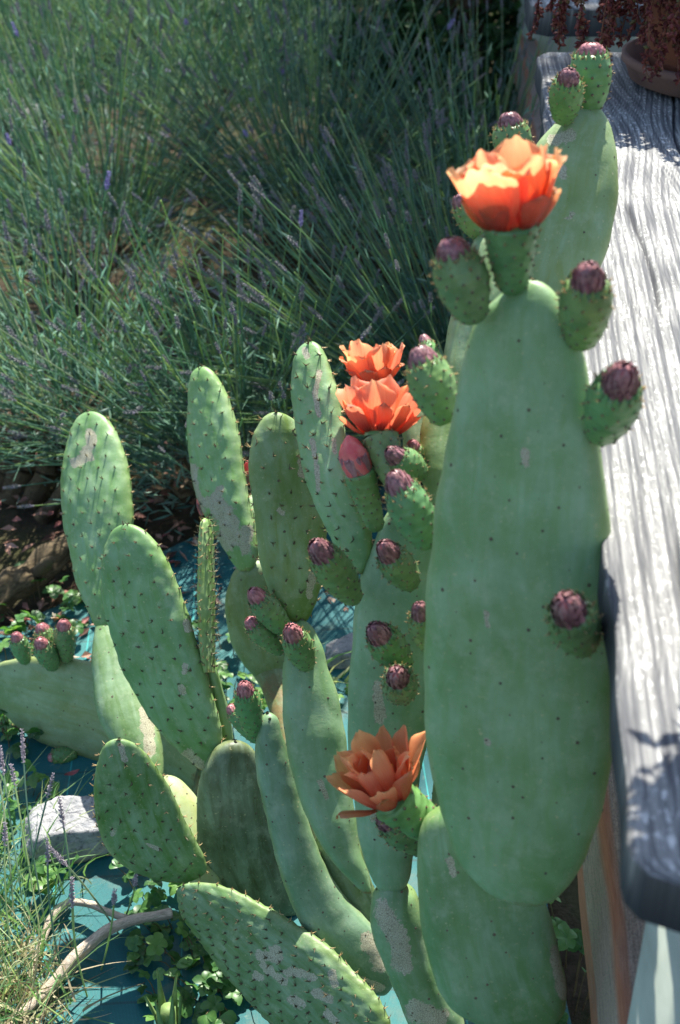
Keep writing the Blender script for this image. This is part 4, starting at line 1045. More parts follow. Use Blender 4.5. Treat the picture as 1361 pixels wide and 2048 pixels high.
def lavender(loc, rad, hgt, nst, nleaf, label, seed, lean=(0, 0), nspike=26, bloom=.2, spread=1.0, nwood=26, spike_frac=.42, group='lavender bushes behind the cactus'):
    g = np.random.default_rng(2000 + seed)
    loc = np.array([loc[0], loc[1], 0.0])
    b = thing('lavender_bush', label, 'lavender', loc, group)
    # woody base
    a = g.uniform(0, 6.28, nwood); m = 6; tt = np.linspace(0, 1, m)
    out = np.stack([np.cos(a), np.sin(a), 0 * a], -1)
    wr = rad * g.uniform(.25, .75, nwood); wh = hgt * g.uniform(.18, .42, nwood)
    paths = loc + out[:, None] * (wr[:, None] * tt**1.1)[..., None] + np.array([0, 0, 1.0]) * (wh[:, None] * tt[None]**.8)[..., None] - np.array([0, 0, .02])
    paths += g.normal(size=paths.shape) * .012 * tt[None, :, None]
    V, F = tubes(paths, np.linspace(.011, .004, m)[None] * g.uniform(.7, 1.2, (nwood, 1)), 5)
    tag(obj('branches', V, [F], MAT['lav_dry'], b), kind='stuff')
    # flower stems
    a = g.uniform(0, 6.28, nst); rr_ = np.sqrt(g.uniform(0, 1, nst))
    out = np.stack([np.cos(a), np.sin(a), 0 * a], -1)
    s0 = loc + out * (rr_ * rad * .55)[:, None] + np.array([0, 0, 1.0]) * (hgt * (.22 + .18 * (1 - rr_**2)) * g.uniform(.8, 1.2, nst))[:, None]
    el = R(88) - rr_ * R(62) * spread * g.uniform(.75, 1.15, nst)
    d = out * np.cos(el)[:, None] + np.array([0, 0, 1.0]) * np.sin(el)[:, None] + np.array([lean[0], lean[1], 0])
    d = norm(d + g.normal(size=(nst, 3)) * .10)
    Ls = hgt * g.uniform(.5, .95, nst)
    m = 7; tt = np.linspace(0, 1, m)
    bend = g.normal(size=(nst, 3)) * .10; bend[:, 2] = np.abs(bend[:, 2]) * .4 + .06 - .2 * (rr_ > .8)
    paths = s0[:, None] + d[:, None] * (Ls[:, None] * tt)[..., None] + bend[:, None] * (Ls[:, None] * tt**2)[..., None]
    ok = (paths[:, :, 1].min(1) > 2.12) | (paths[:, :, 0].min(1) > .5)
    paths = paths[ok]; s0 = s0[ok]; nst = len(paths)
    rad_t = np.linspace(.0019, .0013, m)[None] * g.uniform(.8, 1.25, (nst, 1))
    V, F = tubes(paths, rad_t, 3)
    tag(obj('stems', V, [F], MAT['lav_stem'], b), kind='stuff')
    # narrow leaves low on the stems and through the mound
    i = g.integers(0, nst, nleaf); q = g.uniform(0, 1, nleaf)**2.6 * (m - 2); k = q.astype(int); fr = (q - k)[:, None]
    pc = paths[i, k] * (1 - fr) + paths[i, k + 1] * fr
    nin = nleaf // 3
    pc[:nin] = s0[i[:nin]] + g.normal(size=(nin, 3)) * np.array([.05, .05, .05]) - np.array([0, 0, .04])
    tg = norm(paths[i, np.minimum(k + 1, m - 1)] - paths[i, k])
    ld = norm(tg * 1.0 + rand_dirs(nleaf, g) * .75)
    V, F = leaves(pc, ld, rand_dirs(nleaf, g), g.uniform(.024, .055, nleaf), g.uniform(.0036, .0062, nleaf), .2)
    tag(obj('foliage', V, [F], MAT['lav_leaf'], b, False), kind='stuff')
    # flower spikes: the nearest and highest ones singly, the rest joined
    end = paths[:, -1]; dirs = norm(paths[:, -1] - paths[:, -2])
    order = np.argsort(end[:, 1] - .6 * end[:, 2] + g.normal(size=nst) * .08)
    order = [o_ for o_ in order if end[o_, 2] > hgt * .35]
    for o_ in order[:nspike]:
        me = FLOWERS[g.integers(0, 2)] if g.uniform() < bloom else SPIKES[g.integers(0, 4)]
        so = bpy.data.objects.new('flower_spike', me); COL.objects.link(so); so.parent = b
        so.rotation_mode = 'QUATERNION'
        so.rotation_quaternion = Vector(dirs[o_]).to_track_quat('Z', 'Y')
        so.location = end[o_] - dirs[o_] * .003 - loc
        sc_ = g.uniform(.75, 1.15); so.scale = (sc_, sc_, sc_)
    rest = [o_ for o_ in order[nspike:] if g.uniform() < spike_frac]
    if rest:
        me = SPIKES[1]; nv = len(me.vertices); co = np.zeros(nv * 3); me.vertices.foreach_get('co', co); co = co.reshape(-1, 3)
        polys = [np.array([list(p.vertices) for p in me.polygons if len(p.vertices) == s_]) for s_ in (3, 4)]
        acc = Acc()
        e1, e2 = frame_of(dirs)
        for o_ in rest:
            sc_ = g.uniform(.7, 1.1)
            acc.add(end[o_] + sc_ * (co[:, 0:1] * e1[o_] + co[:, 1:2] * e2[o_] + co[:, 2:3] * dirs[o_]), *[p for p in polys if len(p)])
        tag(acc.obj('flower_spikes', MAT['lav_spike'], b, False), kind='stuff')
    return b

def gx(px, Y):   # ground X seen at column px, Y metres ahead
    th = math.atan2(1.55, Y); d = math.cos(th - R(PITCH)) * math.hypot(1.55, Y)
    return (px - CX) / FPX * d

lavender((gx(880, 2.6), 2.6), .36, .60, 560, 3600, 'sunlit lavender bush right behind the tall pads, stems leaning left', 1, (-.55, .0), 44, .03)
lavender((gx(460, 2.45), 2.42), .36, .48, 360, 3400, 'lavender bush behind the two tall spiny pads', 2, (-.25, -.42), 26, .05)
lavender((gx(110, 2.6), 2.62), .33, .50, 300, 2800, 'lavender bush over dead wood at the left edge, behind the leftmost spiny pad', 3, (-.30, -.08), 30, .10)
lavender((gx(600, 3.6), 3.7), .36, .66, 360, 2600, 'lavender bush in the middle of the second row', 4, (-.20, 0), 30, .12)
lavender((gx(180, 3.5), 3.5), .36, .64, 360, 2600, 'lavender bush at the left of the second row', 5, (-.35, 0), 34, .35)
lavender((gx(940, 3.6), 3.7), .34, .56, 340, 2600, 'lavender bush at the right of the second row beside the timber beam', 6, (-.15, 0), 30, .04)
lavender((gx(400, 4.6), 4.7), .42, .74, 420, 3000, 'lavender bush in the middle of the back row', 7, (-.12, 0), 30, .35)
lavender((gx(40, 4.6), 4.6), .46, .70, 500, 3800, 'lavender bush at the left of the back row, against the frame edge', 8, (-.28, 0), 30, .4)
lavender((gx(690, 4.8), 4.9), .36, .66, 300, 2600, 'lavender bush at the right of the back row, below the dark hedge', 9, (.0, 0), 24, .3)
lavender((gx(220, 5.8), 5.9), .55, .74, 480, 3800, 'farthest lavender bush, seen along the top left of the picture', 10, (-.1, 0), 20, .4)
lavender((gx(540, 5.9), 6.1), .50, .72, 460, 3600, 'farthest lavender bush, seen along the top middle of the picture', 11, (0, 0), 20, .4)

# ------------------------------------------------------------------ hedge and shade tree behind
MAT['hedge'] = foliage('hedge_leaf', [(0, C(30, 56, 30)), (.5, C(46, 80, 42)), (1, C(70, 104, 58))], .2)
MAT['bark'] = simple('bark', C(78, 64, 50), C(118, 100, 80), 30, .9, .1, .8, .02, 6)
MAT['tree'] = foliage('tree_leaf', [(0, C(50, 84, 36)), (.5, C(74, 112, 48)), (1, C(96, 136, 64))], .3)

def shrub(name, loc, r, h, n, label, cat, seed, group, mat, leaf=(.03, .055), trunk_r=.05, crown_z=.5, z0=-.02, dx=0.0):
    g = np.random.default_rng(3000 + seed)
    loc = np.array([loc[0], loc[1], z0])
    t = thing(name, label, cat, loc, group)
    m = 9; k = 7
    a = np.arange(k) / k * 6.28 + g.uniform(0, 1, k); tt = np.linspace(0, 1, m)
    out = np.stack([np.cos(a), np.sin(a), 0 * a], -1)
    top = loc + out * (r * .6) * g.uniform(.3, 1, (k, 1)) + np.array([0, 0, 1.0]) * (h * g.uniform(.7, .95, k))[:, None]
    bz = loc + np.array([0, 0, h * crown_z * .55])
    trunk = np.stack([loc + (bz - loc) * q + np.array([.02 * math.sin(q * 3), 0, 0]) for q in tt])[None]
    V, F = tubes(trunk, np.linspace(trunk_r * 1.25, trunk_r * .8, m)[None], 9)
    obj('trunk', V, [F], MAT['bark'], t)
    lim = bz + (top - bz)[:, None] * tt[None, :, None] + np.array([0, 0, 1.0]) * (.08 * h * np.sin(np.pi * tt))[None, :, None] + g.normal(size=(k, m, 3)) * .02 * r * tt[None, :, None]
    V, F = tubes(lim, np.linspace(trunk_r * .6, trunk_r * .12, m)[None] * np.ones((k, 1)), 6)
    tag(obj('limbs', V, [F], MAT['bark'], t), kind='stuff')
    # clumps through the crown volume, with gaps between them
    nc = 46
    cd = rand_dirs(nc, g) * (g.uniform(.25, 1, nc)**.5)[:, None]
    cz = h * (crown_z + (1 - crown_z) * .5); hz = h * (1 - crown_z) * .5
    cc = loc + np.array([dx, 0, cz]) + cd * np.array([r, r, hz])
    i = g.integers(0, nc, n)
    p = cc[i] + g.normal(size=(n, 3)) * r * .17
    p[:, 2] = np.maximum(p[:, 2], z0 + .07)
    V, F = leaves(p, rand_dirs(n, g) + np.array([0, 0, -.2]), rand_dirs(n, g), g.uniform(*leaf, n), g.uniform(leaf[0] * .5, leaf[1] * .5, n))
    tag(obj('crown', V, [F], mat, t, False), kind='stuff')
    return t

for i, (px, Y, r, h, lab) in enumerate(((915, 4.75, .48, 1.5, 'dark green shrub at the top right, left of the timber beam'), (1030, 5.6, .6, 1.9, 'dark green shrub behind the timber slabs at the top right'),
        (680, 7.2, .8, 1.8, 'dark shrub behind the lavender at the top middle'), (330, 7.6, .9, 1.7, 'dark shrub beyond the farthest lavender at the top left of the middle'), (-40, 7.4, .9, 1.7, 'dark shrub beyond the lavender at the far left'))):
    shrub('garden_shrub', (gx(px, Y), Y), r, h, 11000, lab, 'shrub', i, 'dark shrubs behind the lavender', MAT['hedge'], (.035, .07), .04, .08)
shrub('shade_tree', (1.5, 5.6), 1.3, 4.7, 12000, 'leafy tree beyond the slabs, above the top right corner of the picture', 'tree', 20, None, MAT['tree'], (.08, .14), .10, .52)
# unseen small pot, added so its plant shades the near slab end
pc = np.array([.398, .84, ZS + .0035])
sp = thing('flower_pot', 'added unseen small terracotta pot on the near end of the slab, just outside the right edge', 'flower pot', pc)
V, F = lathe([(.01, 0), (.062, 0), (.066, .006), (.084, .10), (.092, .102), (.094, .125), (.088, .127), (.082, .11)], pc)
obj('pot_body', V, [F], MAT['terracotta'], sp)
V, F = lathe([(.083, .112), (.04, .115), (.001, .116)], pc)
obj('soil', V, [F], MAT['potsoil'], sp)
shrub('added_shade_plant', (pc[0], pc[1]), .078, .40, 7000, 'leafy plant added to shade the slab, in the small pot just outside the right edge', 'plant', 40, None, MAT['hedge'], (.018, .034), .007, .32, ZS + .118, -.075)

# ------------------------------------------------------------------ stones
def rock_material():
    m = Mat('limestone')
    co = m.coord('Object')
    a = m.noise(co, 22, 6, .7); b = m.noise(co, 120, 5, .7)
    c = m.mix(m.ramp(a, [(.35, 0), (.65, 1)]), C(124, 126, 130), C(178, 177, 174))
    c = m.mix(m.ramp(b, [(.30, .9), (.46, 0)]), c, C(70, 72, 80))
    c = m.mix(m.ramp(m.noise(co, 9, 3), [(.55, 0), (.7, .5)]), c, C(150, 138, 112))
    m.base(c); m.rough(.9, .2); m.bump(m.math('ADD', a, m.math('MULTIPLY', b, .5)), .9, .008)
    return m.m
MAT['rock'] = rock_material()

def rock(px, py, size, label, seed, rot=0.0, z=-.006, name='stone', planes=None):
    g = np.random.default_rng(4000 + seed)
    c = G(px, py)
    nl, na = 40, 64
    la = np.linspace(-np.pi / 2, np.pi / 2, nl); lo = np.arange(na) / na * 2 * np.pi
    d = np.stack([np.cos(la)[:, None] * np.cos(lo), np.cos(la)[:, None] * np.sin(lo), np.sin(la)[:, None] + 0 * lo], -1)
    V = d.copy()
    r = np.full(d.shape[:2], 1.25)
    pl = np.concatenate([rand_dirs(13, g), np.array([[.1, -.15, 1], [-.2, -1, .1], [1, -.2, .1], [0, 0, -1], [-1, .1, .3]])])
    off = np.concatenate([g.uniform(.80, 1.0, 13), [.86, .9, .92, .75, .9]])
    for p_, o_ in zip(norm(pl), off):
        dot = d @ p_
        r = np.where(dot > .05, np.minimum(r, o_ / np.maximum(dot, .05)), r)
    V = d * r[..., None]
    V = V + d * (.06 * snoise(d, 3.2, seed) + .05 * snoise(d, 7, seed + 1) + .03 * snoise(d, 17, seed + 2) + .02 * snoise(d, 34, seed + 3))[..., None]
    V = V * np.array(size) / 2
    cr, sr = math.cos(rot), math.sin(rot)
    V = np.stack([V[..., 0] * cr - V[..., 1] * sr, V[..., 0] * sr + V[..., 1] * cr, V[..., 2]], -1)
    V = V.reshape(-1, 3); V[:, 2] -= V[:, 2].min()
    V += np.array([c[0], c[1], z])
    return tag(obj(name, V, [grid_faces(nl, na, True), np.arange(na)[::-1][None], (np.arange(na) + (nl - 1) * na)[None]], MAT['rock'], None, True), label, 'stone')

rock(152, 1690, (.150, .105, .085), 'pale pitted limestone rock on the weed mat at the lower left', 1, .35, .004)
rock(694, 1330, (.075, .06, .055), 'small white stone seen between the middle pads', 2, .2, .004)
rock(150, 905, (.12, .09, .10), 'grey stone in shade behind the leftmost spiny pad', 3, .6)
rock(8, 330, (.30, .25, .25), 'pale stone among the lavender at the left edge', 4, .2)

# ------------------------------------------------------------------ dead wood
def dead_wood_material(name, a, b):
    m = Mat(name)
    u, v = m.attr('gu'), m.attr('gv')
    co = m.n('CombineXYZ'); m.l(m.math('MULTIPLY', u, 1.0), co.inputs[0]); m.l(m.math('MULTIPLY', v, 14.0), co.inputs[1])
    f = m.noise(co.outputs[0], 2.2, 6, .75)
    f2 = m.noise(m.coord('Object'), 55, 4, .6)
    c = m.mix(m.ramp(f, [(.32, 0), (.62, 1)]), a, b)
    c = m.mix(m.ramp(f2, [(.55, 0), (.7, .6)]), c, a)
    m.base(c); m.rough(.85, .2); m.bump(f, .9, .004)
    return m.m
MAT['drift'] = dead_wood_material('bleached_wood', C(138, 122, 104), C(222, 208, 188))
MAT['log'] = dead_wood_material('old_bark', C(50, 44, 36), C(112, 98, 74))

def limb(name, pts, radii, mat, parent=None, knob=.18, seed=0, m=70, sides=16):
    pts = np.array(pts, float); s = np.linspace(0, 1, len(pts)); t = np.linspace(0, 1, m)
    path = np.stack([pchip(s, pts[:, k], t) for k in range(3)], -1)
    r = np.interp(t, np.linspace(0, 1, len(radii)), radii)
    tan = norm(np.gradient(path, axis=0)); a, b = frame_of(tan)
    th = np.arange(sides) / sides * 2 * np.pi
    d = np.cos(th)[None, :, None] * a[:, None] + np.sin(th)[None, :, None] * b[:, None]
    rr = r[:, None] * (1 + knob * snoise(path[:, None] * 45 + d * 1.4, 1.0, seed) + .08 * np.sin(th * 5 + t[:, None] * 9))
    V = (path[:, None] + d * rr[..., None]).reshape(-1, 3)
    att = dict(gu=np.tile(th * 3, m), gv=np.repeat(t, sides))
    return obj(name, V, [grid_faces(m, sides, True), np.arange(sides)[::-1][None], (np.arange(sides) + (m - 1) * sides)[None]], mat, parent, True, att)

br = thing('dry_branch', 'bleached forked dry branch lying across the teal weed mat', 'branch', G(140, 1940))
limb('limb', [G(-60, 2120, .02), G(40, 2030, .022), G(100, 1975, .03), G(150, 1915, .045), G(205, 1868, .05), G(260, 1842, .052), G(345, 1826, .05)], [.006, .007, .0078, .0078, .0072, .007, .006], MAT['drift'], br, .3, seed=1, m=110)
limb('limb', [G(60, 1965, .016), G(85, 1885, .02), G(108, 1832, .028), G(138, 1806, .036), G(170, 1806, .042), G(215, 1824, .046), G(265, 1842, .05)], [.004, .005, .0058, .006, .0056, .005, .005], MAT['drift'], br, .3, seed=2, m=110)
lg = thing('fallen_log', 'old fallen log with rough bark in dappled shade at the left edge', 'log', G(60, 1150))
limb('trunk', [G(-120, 1270, .03), G(-20, 1205, .04), G(60, 1150, .045), G(150, 1085, .04), G(230, 1030, .03)], [.03, .032, .03, .027, .016], MAT['log'], lg, .45, 3, 120, 28)
limb('broken_stub', [G(70, 1150, .05), G(90, 1130, .09), G(108, 1118, .12)], [.014, .011, .007], MAT['log'], lg, .25, 4, 20, 12)
dw = thing('dead_stump', 'split dead stump under the lavender at the left edge', 'stump', G(40, 1000))
for k, (p, q, r_) in enumerate((((20, 1000), (70, 850), .028), ((60, 1010), (110, 930), .022), ((-10, 990), (20, 900), .03), ((80, 1040), (150, 1000), .018))):
    a_ = G(*p, -.01); b_ = a_ + np.array([(q[0] - p[0]) * .0011, .04, .16 - .02 * k])
    limb('broken_stem', [a_, (a_ + b_) / 2 + np.array([.015, 0, .01]), b_], [r_, r_ * .85, r_ * .5], MAT['log'], dw, .3, 5 + k, 30, 14)

# ------------------------------------------------------------------ small leafy plants
def leaf_material(name, stops):
    m = Mat(name)
    c = m.ramp(m.n('ObjectInfo').outputs['Random'], stops)
    c = m.mix(m.ramp(m.noise(m.coord('Object'), 160, 3), [(.4, 0), (.8, .35)]), c, C(120, 150, 80))
    m.base(c); m.rough(.42, .45)
    m.translucent(m.mix(1.0, c, (1.5, 1.6, .7, 1), 'MULTIPLY'), .35)
    return m.m
MAT['creeper'] = leaf_material('creeper_leaf', [(0, C(44, 84, 46)), (.5, C(66, 112, 58)), (1, C(104, 142, 72))])
MAT['creeper_stem'] = simple('creeper_stem', C(104, 100, 62), C(92, 60, 48), 60, .7, .3, 0)

def palmate(seed, n=5, L=.019, w=.0062):
    g = np.random.default_rng(seed); acc = Acc()
    for i in range(n):
        a = (i - (n - 1) / 2) * R(64 if n == 5 else 55) + g.normal() * .08
        ln = L * (1 - .12 * abs(i - (n - 1) / 2)) * g.uniform(.88, 1.1)
        s = np.array([0, .25, .5, .72, .88, 1.0]); ww = w * np.array([.12, .6, 1.0, .98, .62, .05])
        d = np.array([math.sin(a), math.cos(a), 0]); t = np.array([math.cos(a), -math.sin(a), 0])
        z = .10 * ln * np.sin(s * 2.6) - .25 * ln * s**2 * g.uniform(.2, 1)
        rows = []
        for q in range(6):
            cpt = d * ln * s[q] + np.array([0, 0, z[q]])
            rows += [cpt - t * ww[q] + np.array([0, 0, ww[q] * .28]), cpt, cpt + t * ww[q] + np.array([0, 0, ww[q] * .28])]
        acc.add(np.array(rows), grid_faces(6, 3))
    return make_mesh('leaf', np.concatenate(acc.V), [np.concatenate(acc.F[4])], MAT['creeper'], True)
PALM = [palmate(71 + i) for i in range(4)] + [palmate(81 + i, 3, .021, .008) for i in range(2)]

def creeper(px, py, n, spread, hmax, label, seed, scale=1.0, group='creeping plants with palmate leaves'):
    g = np.random.default_rng(5000 + seed)
    c = G(px, py)
    t = thing('creeping_plant', label, 'plant', c, group)
    a = g.uniform(0, 6.28, n); r = spread * np.sqrt(g.uniform(0, 1, n)); h = hmax * g.uniform(.25, 1, n)
    tip = c + np.stack([r * np.cos(a), r * np.sin(a), h], -1)
    base = c + np.stack([r * np.cos(a) * .55, r * np.sin(a) * .55, 0 * h], -1)
    mid = (base + tip) / 2 + np.array([0, 0, .012])
    V, F = tubes(np.stack([base, mid, tip], 1), np.array([[.0009, .0008, .0006]]), 4)
    tag(obj('stems', V, [F], MAT['creeper_stem'], t), kind='stuff')
    for i in range(n):
        o = bpy.data.objects.new('leaf', PALM[g.integers(0, len(PALM))]); COL.objects.link(o); o.parent = t
        o.location = tip[i] - c
        o.rotation_euler = (g.normal() * .4 + .15, g.normal() * .4, g.uniform(0, 6.28))
        sc_ = scale * g.uniform(.7, 1.25); o.scale = (sc_, sc_, sc_)
    return t

CRP = [(310, 1790, 16, .06, .07, 'bright creeping plant beside the tip of the bumpy sprawling pad', 1.0), (385, 1880, 26, .09, .05, 'creeping plant below the middle of the bumpy sprawling pad', .95), (440, 1975, 30, .10, .06, 'creeping plant under the lower edge of the bumpy sprawling pad', .95),
       (520, 2045, 26, .09, .05, 'creeping plant at the bottom edge below the bumpy sprawling pad', .95), (350, 2040, 14, .06, .04, 'creeping plant around the cut stalk at the bottom edge', .9), (330, 1930, 10, .05, .035, 'thin creeping plant between the dry branch and the cut stalk', .85),
       (1145, 1900, 14, .07, .12, 'creeping plant between the low broad pad and the timber beam', 1.2), (1140, 2030, 14, .07, .10, 'creeping plant at the bottom edge beside the timber beam', 1.1), (470, 1320, 24, .09, .10, 'creeping plant behind the narrow edge-on pad', 1.0),
       (450, 1430, 16, .07, .07, 'creeping plant behind the small fruits in the middle', 1.0), (90, 1235, 26, .12, .06, 'creeping plant in shade behind the bee', 1.15), (15, 1330, 16, .08, .08, 'creeping plant at the left edge above the sideways pad', 1.1),
       (20, 1500, 18, .08, .06, 'creeping plant at the left edge below the sideways pad', 1.0), (30, 1620, 16, .06, .06, 'creeping plant left of the limestone rock', 1.0), (125, 1775, 7, .04, .07, 'clover-like plant in front of the limestone rock', 1.25), (665, 1400, 6, .04, .05, 'tiny creeping plant seen between the middle pads', .9)]
for k, a in enumerate(CRP):
    creeper(*a[:6], k, a[6])

# ------------------------------------------------------------------ grass and lavender sprigs at the lower left
MAT['grass'] = foliage('grass_blade', [(0, C(72, 112, 72)), (.5, C(110, 146, 94)), (.8, C(142, 166, 120)), (1, C(170, 168, 134))], .35, (1.3, 1.4, .8, 1))
MAT['dry_grass'] = foliage('dry_grass', [(0, C(120, 108, 84)), (.5, C(168, 156, 126)), (1, C(150, 160, 110))], .25, (1.2, 1.1, .9, 1))

def blades(n, base, d, L, wd, bend, g):
    m = 6; tt = np.linspace(0, 1, m)
    path = base[:, None] + d[:, None] * (L[:, None] * tt)[..., None] + bend[:, None] * (L[:, None] * tt**2)[..., None]
    path[..., 2] = np.maximum(path[..., 2], .004)
    side = norm(np.cross(d, rand_dirs(n, g)))
    w_ = wd[:, None] * (1 - tt**1.5)[None] + .0002
    V = np.stack([path - side[:, None] * w_[..., None], path + side[:, None] * w_[..., None]], 2)
    f = grid_faces(m, 2)
    F = (f[None] + (np.arange(n) * m * 2)[:, None, None]).reshape(-1, 4)
    return V.reshape(-1, 3), F

g = np.random.default_rng(77)
n = 360
pxs = np.abs(g.normal(0, 85, n)) - 40; pys = g.uniform(1640, 2120, n)
base = np.array([G(a, b) for a, b in zip(pxs, pys)])
d = norm(np.stack([g.normal(.05, .35, n), g.normal(0, .35, n), np.ones(n)], -1))
V, F = blades(n, base, d, g.uniform(.05, .17, n), g.uniform(.0009, .0022, n), g.normal(size=(n, 3)) * np.array([.35, .35, .1]) + np.array([.1, 0, -.15]), g)
tag(obj('grass', V, [F], MAT['grass'], None, True), 'thin green grass at the lower left corner', 'grass', kind='stuff')
n = 520
pxs = g.uniform(-60, 190, n) * g.uniform(.3, 1, n); pys = g.uniform(1900, 2130, n)
base = np.array([G(a, b) for a, b in zip(pxs, pys)]); base[:, 2] += g.uniform(0, .035, n)
d = norm(np.stack([g.normal(0, 1, n), g.normal(0, 1, n), g.normal(.15, .3, n)], -1))
V, F = blades(n, base, d, g.uniform(.03, .09, n), g.uniform(.0008, .0018, n), g.normal(size=(n, 3)) * .4, g)
tag(obj('dry_grass', V, [F], MAT['dry_grass'], None, True), 'tangled dry grass in the lower left corner', 'dry grass', kind='stuff')

MAT['sprig'] = foliage('sprig_spike', [(0, C(150, 144, 150)), (.5, C(178, 170, 178)), (1, C(200, 194, 196))], .5, (1.1, 1.05, 1.1, 1))
SPRIG = [spike_mesh('flower_spike', L, r, 6, MAT['sprig'], 140 + i) for i, (L, r) in enumerate(((.048, .0052), (.040, .0048), (.054, .005), (.034, .0052)))]
spr = thing('lavender_sprigs', 'slender lavender sprigs with pale flower spikes rising in front of the limestone rock', 'lavender', G(60, 2000))
TIPS = [((8, 1500), 1.42, (60, 1900)), ((-8, 1470), 1.45, (30, 1880)), ((48, 1475), 1.44, (100, 1890)), ((30, 1520), 1.40, (90, 1920)), ((128, 1605), 1.30, (150, 1960)), ((96, 1680), 1.27, (130, 1970)), ((133, 1680), 1.24, (245, 1880)),
        ((228, 1758), 1.20, (200, 1950)), ((145, 1765), 1.21, (180, 2010)), ((95, 1545), 1.38, (40, 1860)), ((270, 1720), 1.24, (245, 1850)), ((10, 1640), 1.30, (40, 2010))]
paths = []
for k, (tp, Yt, bp) in enumerate(TIPS):
    b_ = G(*bp); t_ = P(tp[0], tp[1] + 50, Yt)
    t_[2] = max(t_[2], .08)
    mid = b_ * .5 + t_ * .5 + np.array([.012 * math.sin(k * 2.1), .0, .02])
    q = np.linspace(0, 1, 9)[:, None]
    paths.append((1 - q)**2 * b_ + 2 * q * (1 - q) * mid + q**2 * t_)
    e = norm(paths[-1][-1] - paths[-1][-2])
    so = bpy.data.objects.new('flower_spike', SPRIG[k % 4]); COL.objects.link(so); so.parent = spr
    so.rotation_mode = 'QUATERNION'; so.rotation_quaternion = Vector(e).to_track_quat('Z', 'Y')
    so.location = paths[-1][-1] - e * .002 - WO[spr.name]
    so.scale = (.9, .9, .95)
V, F = tubes(np.array(paths), np.array([[.0014] * 9]), 5)
tag(obj('stems', V, [F], MAT['lav_stem'], spr), kind='stuff')

# arching grass between the middle pads
n = 12
base = np.array([G(600 + 12 * i, 1370 + 6 * (i % 3)) for i in range(n)])
d = norm(np.stack([g.normal(.35, .3, n), g.normal(.1, .2, n), np.ones(n)], -1))
V, F = blades(n, base, d, g.uniform(.10, .20, n), np.full(n, .003), np.stack([g.uniform(.2, .7, n), 0 * base[:, 0], g.uniform(-.6, -.2, n)], -1), g)
tag(obj('grass_clump', V, [F], MAT['grass'], None, True), 'few arching grass blades seen between the middle pads', 'grass')

# cut stalk with stiff pointed leaves
cs = thing('cut_stalk', 'cut stalk with stiff pointed leaves standing at the bottom edge', 'plant', G(340, 2075))
c = G(340, 2075)
MAT['stalk'] = simple('stalk', C(78, 110, 60), C(120, 140, 84), 50, .6, .3, .3)
for k in range(6):
    a = k * 1.05; o_ = np.array([math.cos(a), math.sin(a), 0])
    p0 = c + o_ * .010; p1 = c + o_ * .016 + np.array([0, 0, .045]); p2 = c + o_ * (.020 + .006 * (k % 2)) + np.array([0, 0, .085 + .014 * (k % 3)])
    pts = np.stack([p0, p1, p2]); sd2 = np.cross(o_, [0, 0, 1])
    wds = [.007, .006, .0006]
    V = np.concatenate([[pts[q] - sd2 * wds[q] - o_ * .001, pts[q] + o_ * .0022, pts[q] + sd2 * wds[q] - o_ * .001, pts[q] - o_ * .002] for q in range(3)])
    obj('leaf', V, [grid_faces(3, 4, True)], MAT['stalk'], cs, True)
V, F = tubes((c + np.array([[0, 0, -.01], [0, 0, .03], [.002, 0, .06]]))[None], np.array([[.011, .011, .010]]), 10)
obj('stem', V, [F, (np.arange(10) + 20)[None]], MAT['stalk'], cs)

# fallen leaves and bark chips
MAT['litter'] = foliage('leaf_litter', [(0, C(70, 48, 40)), (.4, C(120, 84, 66)), (.7, C(168, 130, 112)), (.9, C(150, 84, 84)), (1, C(186, 170, 150))], .15, (1.2, 1, .9, 1), .8)
n = 1500
Yl = g.uniform(1.75, 3.2, n); pxl = g.uniform(-60, 1050, n)
keep = (Yl > 2.05) | (pxl < 260) | (g.uniform(size=n) < .05)
base = np.array([[gx(a, b), b, .02] for a, b in zip(pxl, Yl)])[keep]; n = len(base)
V, F = leaves(base, norm(np.c_[g.normal(size=(n, 2)), np.zeros(n)]), norm(np.c_[g.normal(size=(n, 2)) * .4, np.ones(n)]), g.uniform(.015, .05, n), g.uniform(.006, .018, n), .2)
tag(obj('leaf_litter', V, [F], MAT['litter'], None, False), 'fallen leaves and bark chips under the lavender', 'leaf litter', kind='stuff')
MAT['red_leaf'] = simple('red_leaf', C(130, 66, 70), C(160, 96, 90), 100, .6, .3, .1)
for k, (px, py, rz, lab) in enumerate(((145, 1548, .5, 'small fallen reddish leaf on the mat below the sideways pad'), (310, 1900, 2.0, 'small fallen pink leaf beside the creeping plants'), (75, 1640, 1.0, 'fallen reddish leaf left of the limestone rock'))):
    c = G(px, py, .02)
    s_ = np.linspace(-1, 1, 7); w_ = .005 * (1 - s_**2)
    dx = np.array([math.cos(rz), math.sin(rz), 0]); dy = np.array([-math.sin(rz), math.cos(rz), 0])
    V = np.concatenate([[c + dx * q * .013 - dy * e + np.array([0, 0, .003 * q * q + .002]), c + dx * q * .013 + np.array([0, 0, .003 * q * q]), c + dx * q * .013 + dy * e + np.array([0, 0, .003 * q * q + .002])] for q, e in zip(s_, w_)])
    tag(obj('fallen_leaf', V, [grid_faces(7, 3)], MAT['red_leaf'], None, True), lab, 'leaf')

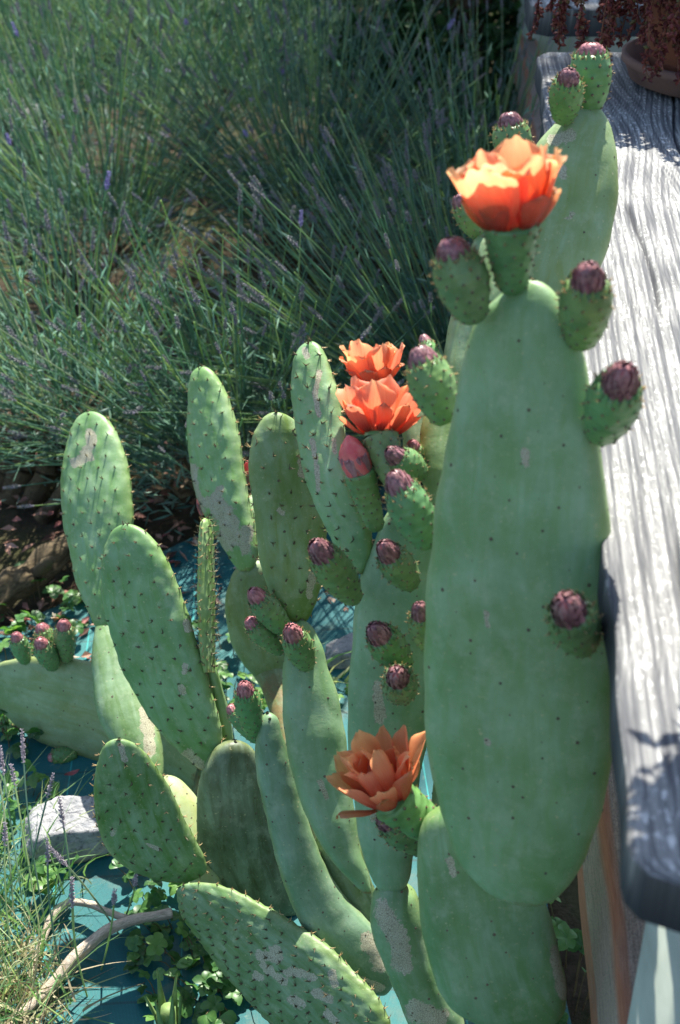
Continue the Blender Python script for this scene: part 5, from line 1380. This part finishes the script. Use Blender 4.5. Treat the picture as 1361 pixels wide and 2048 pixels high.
# ------------------------------------------------------------------ the bee above the fruit cluster
MAT['bee'] = simple('bee_body', C(150, 108, 50), C(60, 44, 28), 500, .6, .3, .2, .001)
MAT['wing'] = simple('bee_wing', C(190, 180, 160), C(160, 150, 130), 200, .3, .5, 0, transl=(C(220, 210, 190), .5))
bc = P(108, 1236, 1.685)
bee = thing('bee', 'bee hovering above the fruit cluster of the sideways pad', 'bee', bc)
def ell(name, c, r, mat, parent, tiltx=0.0):
    la = np.linspace(-np.pi / 2, np.pi / 2, 12); lo = np.arange(16) / 16 * 2 * np.pi
    V = np.stack([np.cos(la)[:, None] * np.cos(lo) * r[0], np.cos(la)[:, None] * np.sin(lo) * r[1], np.sin(la)[:, None] * r[2] + 0 * lo], -1).reshape(-1, 3)
    return obj(name, V + c, [grid_faces(12, 16, True)], mat, parent)
ell('thorax', bc, (.0024, .0022, .0022), MAT['bee'], bee)
ell('abdomen', bc + np.array([.0046, 0, -.0008]), (.0036, .0021, .0021), MAT['bee'], bee)
ell('head', bc + np.array([-.0031, 0, -.0003]), (.0014, .0016, .0016), MAT['bee'], bee)
for sy in (-1, 1):
    for (lx, ln) in ((.0005, .0085), (.002, .006)):
        s_ = np.linspace(0, 1, 7); w_ = .0017 * np.sin(np.pi * np.clip(s_ * .9 + .08, 0, 1))
        dv = norm(np.array([lx * 200 - .5, sy * .8, .5])); tv = norm(np.cross(dv, [0, 0, 1]))
        c0 = bc + np.array([lx, sy * .001, .0018])
        V = np.concatenate([[c0 + dv * ln * q - tv * e, c0 + dv * ln * q + np.array([0, 0, .0002]), c0 + dv * ln * q + tv * e] for q, e in zip(s_, w_)])
        obj('wing', V, [grid_faces(7, 3)], MAT['wing'], bee)
V, F = tubes(np.array([[bc + np.array([-.001 + .001 * k, sy * .001, -.001]), bc + np.array([-.001 + .0015 * k, sy * .003, -.0025]), bc + np.array([-.001 + .002 * k, sy * .003, -.005])] for k in range(3) for sy in (-1, 1)]), np.array([[.0003, .0003, .0002]]), 4)
tag(obj('legs', V, [F], MAT['bee'], bee), kind='stuff')
